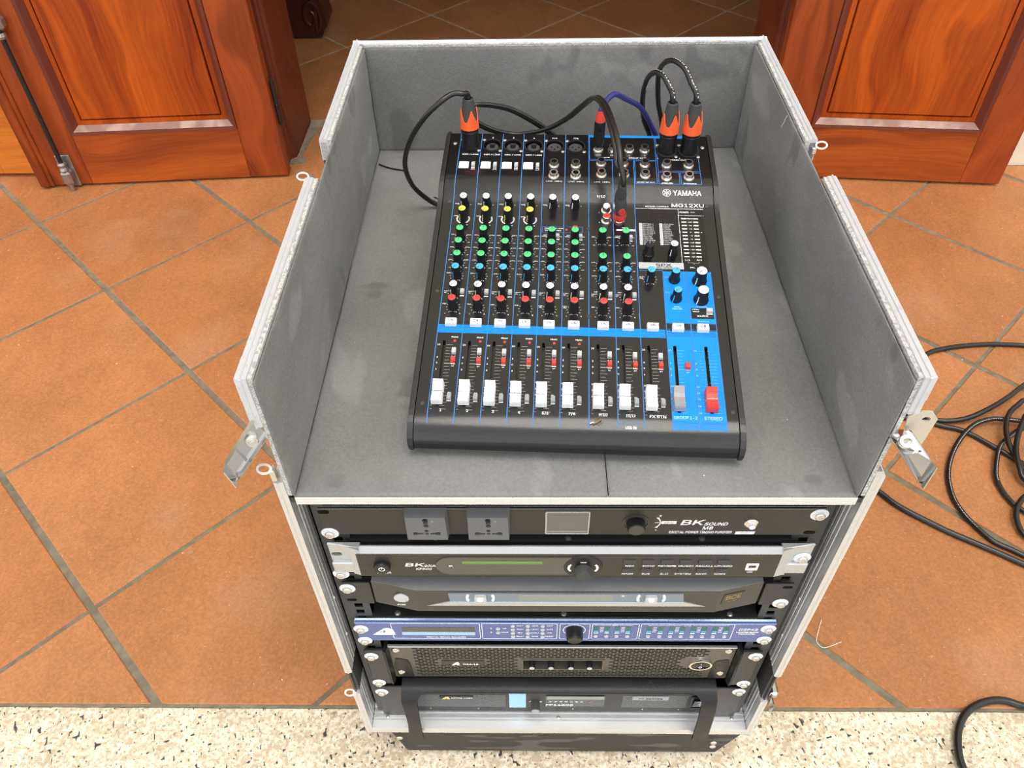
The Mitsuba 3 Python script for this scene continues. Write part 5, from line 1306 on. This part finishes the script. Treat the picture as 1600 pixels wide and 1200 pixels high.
# ------------------------------------------------------------------ plugs and cables on the console
def mw(X, Y, off=0.0): return (fr(X, Y, off) @ np.array([0, 0, 0, 1.]))[:3]
def at(p, d=(0, 0, 1)):
    d = np.array(d, float); d /= np.linalg.norm(d)
    u = np.cross([0, 1, 0], d); u /= np.linalg.norm(u)
    return M4(np.stack([u, np.cross(d, u), d], 1), p)


def crown(r0, r1, z0, z1, ztip, n=40, teeth=4, ph=0.0):
    """orange ring whose upper rim rises in pointed teeth"""
    a = np.arange(n) * 2 * math.pi / n
    s = np.abs(((a + ph) * teeth / (2 * math.pi)) % 1 - 0.5) * 2
    zt = z1 + (ztip - z1) * np.clip(s * 1.35 - .25, 0, 1) ** 1.2
    V = []
    rr = lambda z: r0 + (r1 - r0) * (z - z0) / (ztip - z0)
    for r_off in (0, -0.0011):
        for zz in (np.full(n, z0), np.full(n, z0 + .003), zt):
            r = rr(zz) + r_off
            V.append(np.stack([r * np.cos(a), r * np.sin(a), zz], -1))
    V = np.concatenate(V)
    F = []
    def q(i, j, flip):
        for k in range(n):
            k2 = (k + 1) % n
            f = [(i * n + k, i * n + k2, j * n + k2), (i * n + k, j * n + k2, j * n + k)]
            F.extend([t[::-1] for t in f] if flip else f)
    q(0, 1, False); q(1, 2, False); q(3, 4, True); q(4, 5, True); q(2, 5, False); q(0, 3, True)
    return trimesh.Trimesh(V, np.array(F), process=False)


def xlr(parent, X, Y, ringname=False):
    p = mw(X, Y, .0006)
    F_ = at(p)
    o = lambda n, m, mat, lab=None, sm=35: obj(n, tf(m, F_), mat, parent, smooth=sm, label=lab)
    o('shell', lathe([(.0094, 0), (.0094, .0180), (.0098, .0185), (.0098, .0200), (.0092, .0205), (.0092, .0218), (.0098, .0222), (.0098, .0260)], 30), 'm_shell', 'glossy black shell')
    o('colour_ring', crown(.0106, .0094, .0240, .0330, .0470, ph=math.pi / 4 + .4), 'm_orange', 'orange crown shaped ring')
    o('boot', lathe([(.0092, .0255), (.0090, .0340), (.0078, .0420), (.0064, .0540), (.0060, .0570), (.0050, .0580), (.0048, .0560)], 28), 'm_boot', 'dark grey rubber boot')
    return p + np.array([0, 0, .057])


def cable(parent, pts, r, mat='m_cable', n=10, prefix=None):
    P = spline(pts, n)
    obj('cable' if not prefix else prefix, tube(P, r, 12), mat, parent, smooth=True)
    return P


def print_on(parent, P, r, side, f0, f1):
    """the white print along a cable: dashes on the tube's surface"""
    rng_ = random.Random(int(f0 * 1000))
    n = len(P)
    i = int(f0 * n)
    ms = []
    t = np.gradient(P, axis=0); t /= np.linalg.norm(t, axis=1, keepdims=True)
    seg = np.linalg.norm(np.diff(P, axis=0), axis=1); L = np.concatenate([[0], np.cumsum(seg)])
    s, e = f0 * L[-1], f1 * L[-1]
    while s < e:
        w = rng_.uniform(.0012, .0030)
        p = np.array([np.interp(s, L, P[:, k]) for k in range(3)]); q = np.array([np.interp(s + w, L, P[:, k]) for k in range(3)])
        d = q - p
        if np.linalg.norm(d) < 1e-6: break
        d /= np.linalg.norm(d)
        m = np.array(side, float); m -= d * (m @ d); m /= np.linalg.norm(m)
        c = np.cross(d, m) * .0006
        ms.append(hull([p + m * (r + o) + c * k for p in (p, q) for o in (-.0006, .00012) for k in (-1, 1)]))
        s += w + rng_.uniform(.0010, .0020)
    obj('print', cat(ms), 'm_cableprint', parent, smooth=False, kind='stuff')


t = thing('microphone_cable', 'orange ringed plug and black cable in the leftmost socket, looping down left', 'cable')
top = xlr(t, -.1255, .3640)
cable(t, [top - [0, 0, .004], top + [-.0004, .0004, .0050], (-.1108, .3862, .8158), (-.1222, .3850, .8160), (-.1366, .3763, .8100), (-.1558, .3790, .7900), (-.1754, .3931, .7560), (-.1876, .4128, .7150), (-.1841, .4260, .6790), (-.1690, .4330, .6545), (-.1530, .4330, .6440), (-.1360, .4315, .6430), (-.115, .4315, .6430)], .0030)

t = thing('monitor_cable', 'black cable plugged with an orange ring into the left stereo out socket', 'cable')
top = xlr(t, .0967, .3605)
P = cable(t, [top - [0, 0, .004], top + [-.001, .002, .008], (.113, .3870, .8190), (.106, .4000, .8270), (.099, .4150, .8240), (.094, .4300, .8100), (.093, .4450, .7820), (.099, .4600, .7470), (.111, .4700, .7160), (.118, .4700, .680), (.110, .4650, .652), (.085, .4550, .6435), (.05, .452, .6435)], .0030)
print_on(t, P, .0030, (0.35, -.7, .6), .03, .30)
t = thing('monitor_cable', 'orange ringed plug and black cable in the right stereo out socket', 'cable')
top = xlr(t, .1214, .3600)
P = cable(t, [top - [0, 0, .004], top + [-.001, .002, .010], (.135, .3880, .8240), (.128, .4000, .8350), (.118, .4200, .8350), (.111, .4400, .8220), (.110, .4550, .8010), (.116, .4700, .7620), (.125, .4800, .7300), (.131, .4800, .690), (.125, .4760, .656), (.10, .4680, .6435), (.06, .4660, .6435)], .0030)
print_on(t, P, .0030, (0.35, -.7, .6), .03, .32)

t = thing('jack_cable', 'blue cable with a slim black jack plug and red boot, arching over the console\'s back', 'cable')
p = mw(.0199, .3610, .0060)
F_ = at(p)
obj('plug', tf(cut(lathe([(.0050, 0), (.0058, .0015), (.0062, .006), (.0062, .0285), (.0056, .0300)], 24), [tf(trimesh.creation.cylinder(.0013, .004, sections=12), M4(FRONT, (0, -.0062, .022)))]), F_), 'm_shell', t, smooth=35, label='slim black jack plug')
obj('boot', tf(lathe([(.0056, .0290), (.0054, .0335), (.0042, .0390), (.0034, .0425)], 24), F_), 'm_red', t, smooth=35, label='red rubber boot')
q = p + np.array([0, 0, .0415])
cable(t, [q - [0, 0, .003], q + [.001, .001, .004], (.0470, .3950, .8035), (.0560, .4080, .8030), (.0690, .4250, .7900), (.0920, .4450, .7680), (.1090, .4600, .7370), (.1190, .4620, .7160), (.122, .4580, .685), (.112, .4500, .655), (.09, .4420, .6435), (.05, .4400, .6435)], .0031, 'm_bluecable')

t = thing('phono_cable', 'twin black audio cable with a red phono plug, looping behind the top of the console', 'cable')
def phono(X, Y, mat, name):
    p = mw(X, Y, .0050)
    a = math.atan(slope(Y))
    F_ = fr(X, Y, .0050)
    o = lambda n, m, mt, lab=None: obj(n, tf(m, F_), mt, t, smooth=35, label=lab)
    o('plug', lathe([(.0060, .0030), (.0064, .0060), (.0062, .0200), (.0052, .0260), (.0040, .0290)], 26), 'm_boot', None)
    o('colour_band', lathe([(.0064, 0), (.0068, .0020), (.0068, .0062), (.0063, .0085)], 26), mat, name + ' colour band')
    el = fr(X, Y, .0050)
    ov = tf(lathe([(.0036, 0), (.0033, .0004)], 20), np.diag([1, 1.5, 1, 1]))
    obj('inlay', tf(ov, F_ @ M4(rot(0, [1, 0, 0])[:3, :3] @ FRONT, (0.0014, -.0060, .0140))), mat, t, smooth=35)
    rel = [(.0040, .0280)]
    for j in range(6): rel += [(.0044 - j * .0001, .0290 + j * .0028), (.0044 - j * .0001, .0308 + j * .0028), (.0036, .0309 + j * .0028), (.0036, .0317 + j * .0028)]
    o('strain_relief', lathe(rel + [(.0030, .0460)], 20), 'm_boot', None)
    return (F_ @ np.array([0, 0, .045, 1.]))[:3], F_[:3, 2]
pa, da = phono(.0415, .2584, 'm_red', 'red')
pb_, db = phono(.0418, .2728, 'm_white', 'white')
base = [(.0510, .2760, .7930), (.0495, .2900, .8030), (.0465, .3150, .8115), (.0408, .3580, .8145), (.0334, .3950, .8060), (.0231, .4200, .7850), (.0050, .4420, .7565), (-.0210, .4580, .7340), (-.0560, .4640, .7250), (-.0830, .4620, .7320), (-.1030, .4600, .7440), (-.1100, .4640, .7530), (-.1030, .4720, .7600), (-.0670, .4830, .7500), (-.0360, .4850, .7330), (-.0100, .4850, .7130), (.0070, .4850, .690), (.012, .480, .660), (0.0, .470, .6435), (-.04, .4620, .6435)]
base = [np.array(b) for b in base]
cable(t, [pa - da * .004, pa + da * .006] + [b + np.array([.0017, -.0014, .0010]) for b in base], .0026)
cable(t, [pb_ - db * .004, pb_ + db * .006] + [b + np.array([-.0017, .0018, -.0016]) for b in base], .0026)

# ------------------------------------------------------------------ cables on the floor to the right
def floor_cable(label, pts, r=.0050, pr_=None):
    t = thing('speaker_cable', label, 'cable')
    P = spline([(x, y, z) for x, y, z in pts], 10)
    obj('cable', tube(P, r, 14), 'm_cable', t, smooth=True)
    if pr_: print_on(t, P, r, (-.1, -.55, .8), *pr_)
    return t


z0 = .0052
floor_cable('black cable leaving the case at right and running towards the far edge of the coil', [(0, .80, z0), (.32, .74, z0), (.60, .70, z0), (.74, .765, z0), (.824, .821, z0), (.859, .835, z0), (.904, .845, z0), (.962, .851, z0), (1.003, .850, z0), (1.06, .842, z0), (1.16, .80, z0), (1.25, .72, z0), (1.28, .60, z0)])
floor_cable('black cable bending behind the right latch and rising into the coil', [(.02, .65, z0), (.35, .65, z0), (.60, .66, z0), (.740, .646, z0), (.761, .634, z0), (.796, .626, z0 + .002), (.835, .629, .012), (.880, .646, .020), (.930, .676, .022), (.988, .719, .018), (1.06, .76, .010), (1.14, .74, z0), (1.20, .66, z0)])
floor_cable('straight black cable passing beneath the coil at the right edge', [(.03, .72, z0), (.40, .685, z0), (.70, .64, z0), (.787, .613, z0), (.810, .606, z0), (.834, .590, z0), (.860, .563, z0), (.886, .536, z0), (.902, .517, z0), (.97, .44, z0), (1.06, .35, z0)])
floor_cable('large loop of black cable with white print, leftmost of the coil', [(1.08, .56, .018), (1.00, .600, .020), (.948, .614, .017), (.912, .622, .015), (.880, .624, .015), (.842, .610, .015), (.806, .580, .013), (.774, .540, .008), (.751, .495, z0), (.741, .450, z0), (.743, .415, z0), (.754, .383, z0), (.774, .348, z0), (.799, .330, z0), (.84, .305, z0), (.93, .28, z0), (1.05, .27, z0)], .0048, (.10, .62))
floor_cable('small upright loop of black cable over the coil at the right edge', [(1.08, .62, .016), (1.02, .655, .025), (.962, .664, .028), (.937, .650, .028), (.912, .629, .026), (.894, .599, .024), (.884, .567, .022), (.884, .538, .018), (.890, .500, .014), (.92, .46, z0), (.98, .42, z0)])
floor_cable('middle loop of black cable with white print inside the large loop', [(1.08, .60, .008), (1.0, .62, .008), (.941, .609, .007), (.908, .589, .006), (.873, .560, .012), (.851, .525, .012), (.836, .487, .008), (.835, .458, .006), (.840, .433, .006), (.848, .419, .006), (.88, .385, .006), (.96, .34, .006)], .0046, (.30, .62))
floor_cable('long black cable crossing the tiles from the case, nearest the camera on the right', [(.05, .88, z0), (.25, .80, .016), (.36, .70, .016), (.46, .62, z0), (.55, .525, z0), (.610, .452, z0), (.627, .429, z0), (.649, .408, z0), (.676, .387, z0), (.703, .367, z0), (.730, .350, z0), (.766, .328, z0), (.809, .300, z0), (.90, .24, z0), (1.05, .16, z0)], .0054)
floor_cable('innermost black loop at the right edge above the coil', [(1.06, .66, .034), (1.0, .650, .036), (.945, .624, .036), (.924, .602, .034), (.900, .566, .030), (.884, .531, .026), (.879, .496, .020), (.882, .473, .014), (.92, .42, .010), (1.0, .38, .008)])
floor_cable('tight black loop lowest in the coil at the right edge', [(1.0, .46, .022), (.90, .452, .018), (.866, .436, .016), (.851, .424, .014), (.838, .407, .012), (.831, .385, .010), (.833, .358, .008), (.86, .33, .007), (.92, .30, .007)])
floor_cable('topmost black turn of cable on the coil at the right edge', [(1.05, .54, .045), (.96, .556, .045), (.915, .545, .044), (.896, .520, .040), (.893, .490, .034), (.905, .455, .028), (.95, .42, .022)])
t = floor_cable('black cable arching over the granite edge at the bottom right', [(.86, .01, z0), (.76, .045, z0), (.704, .056, z0), (.684, .063, z0), (.665, .065, z0), (.639, .059, z0), (.614, .045, z0), (.594, .021, z0), (.583, -.007, z0), (.580, -.033, z0), (.585, -.09, z0), (.61, -.16, z0)], .0056)
t = thing('cable_plug', 'grey round cable plug at the bottom right edge on the granite', 'plug')
obj('barrel', tf(lathe([(.012, 0), (.0175, .002), (.0180, .006), (.0180, .030), (.0160, .033), (.0160, .060)], 28), at((.702, -.006, .0152), (.92, -.30, 0))), 'm_key', t, smooth=35)
obj('collar', tf(lathe([(.0184, .008), (.0188, .009), (.0188, .012), (.0184, .013)], 28), at((.702, -.006, .0152), (.92, -.30, 0))), 'm_keydark', t, smooth=35)

# ------------------------------------------------------------------ small bits
whole('wire_scrap', tube(spline([(-.245, .539, .6412), (-.233, .531, .6412), (-.221, .526, .6412), (-.207, .521, .6415), (-.204, .514, .6430), (-.205, .508, .6412)], 6), .0009, 8), 'm_blackmatte', 'thin black wire scrap lying on the foam in the back left corner', 'wire scrap', True)
whole('tie_end', hull([(-.163, .4575, .6405), (-.156, .4515, .6405), (-.163, .459, .6405), (-.156, .453, .6405), (-.160, .456, .6415)]), 'm_blackmatte', 'tiny black cable tie end on the foam beside the console', 'cable tie', False)
whole('thread', tube(spline([(.439, .198, .0022), (.423, .165, .0007), (.424, .155, .0007), (.431, .150, .0007), (.446, .154, .0007), (.461, .160, .0010)], 8), .0006, 6), 'm_speck', 'white thread lying on the tile right of the case', 'thread', True)
whole('loose_thread', tube(spline([(.2468, .3908, .7850), (.2462, .3930, .7800), (.2465, .3960, .7740), (.2458, .3990, .7680), (.2460, .4000, .7660)], 6), .0004, 6), 'm_speck', 'fine white thread hanging on the right foam wall', 'thread', True)
# dead insect on the console's front
t = thing('insect', 'small dead brown insect lying on the front of the console', 'insect')
B = fr(.0165, .0150, .0012, 35)
obj('body', tf(hull([v for c, r in (((-.0042, 0, 0), .0006), ((-.001, 0, .0002), .0012), ((.0025, 0, .0002), .0011), ((.0045, 0, 0), .0008)) for v in np.array(c) + trimesh.creation.icosphere(1).vertices * r]), B), 'm_insect', t, smooth=True)
obj('wing', tf(hull([(-.001, .0004, .0010), (-.0062, .0026, .0008), (-.0066, .0014, .0008), (-.0010, .0004, .0012), (-.004, .0024, .0010)]), B), 'm_key', t, smooth=False)
obj('legs', tf(cat([tube(np.array([(x, s * .0008, .0002), (x + .0006, s * .0026, .0008), (x + .0014, s * .0038, -.0010)]), .00018, 5) for x in (-.001, .0012, .003) for s in (-1, 1)]), B), 'm_insect', t, smooth=False)
# crumbs of plaster on the tiles, beyond counting
sp_ = []
r2 = random.Random(11)
for i in range(260):
    x, y = r2.uniform(-1.3, 1.3), r2.uniform(.08, 1.5)
    if abs(x) < .30 and y < .62: continue
    s = r2.choice((.0006, .0008, .0011, .0016))
    sp_.append(hull(np.array([(x, y, 0.0003)]) + np.array([(r2.uniform(-1, 1), r2.uniform(-1, 1), r2.uniform(0, .8)) for _ in range(7)]) * s))
whole('floor_crumbs', cat(sp_), 'm_speck', 'tiny white crumbs scattered over the terracotta tiles', 'crumbs', False, kind='stuff')
sp_ = []
for i in range(70):
    x, y = r2.uniform(-.24, .235), r2.uniform(.0, .56)
    if -.17 < x < .18 and .01 < y < .43: continue
    s = r2.choice((.0004, .0005, .0008))
    sp_.append(hull(np.array([(x, y, ZBAY + .0004)]) + np.array([(r2.uniform(-1, 1), r2.uniform(-1, 1), r2.uniform(-.5, 1)) for _ in range(7)]) * s))
whole('foam_crumbs', cat(sp_), 'm_speck', 'tiny white crumbs scattered over the grey foam floor', 'crumbs', False, kind='stuff')
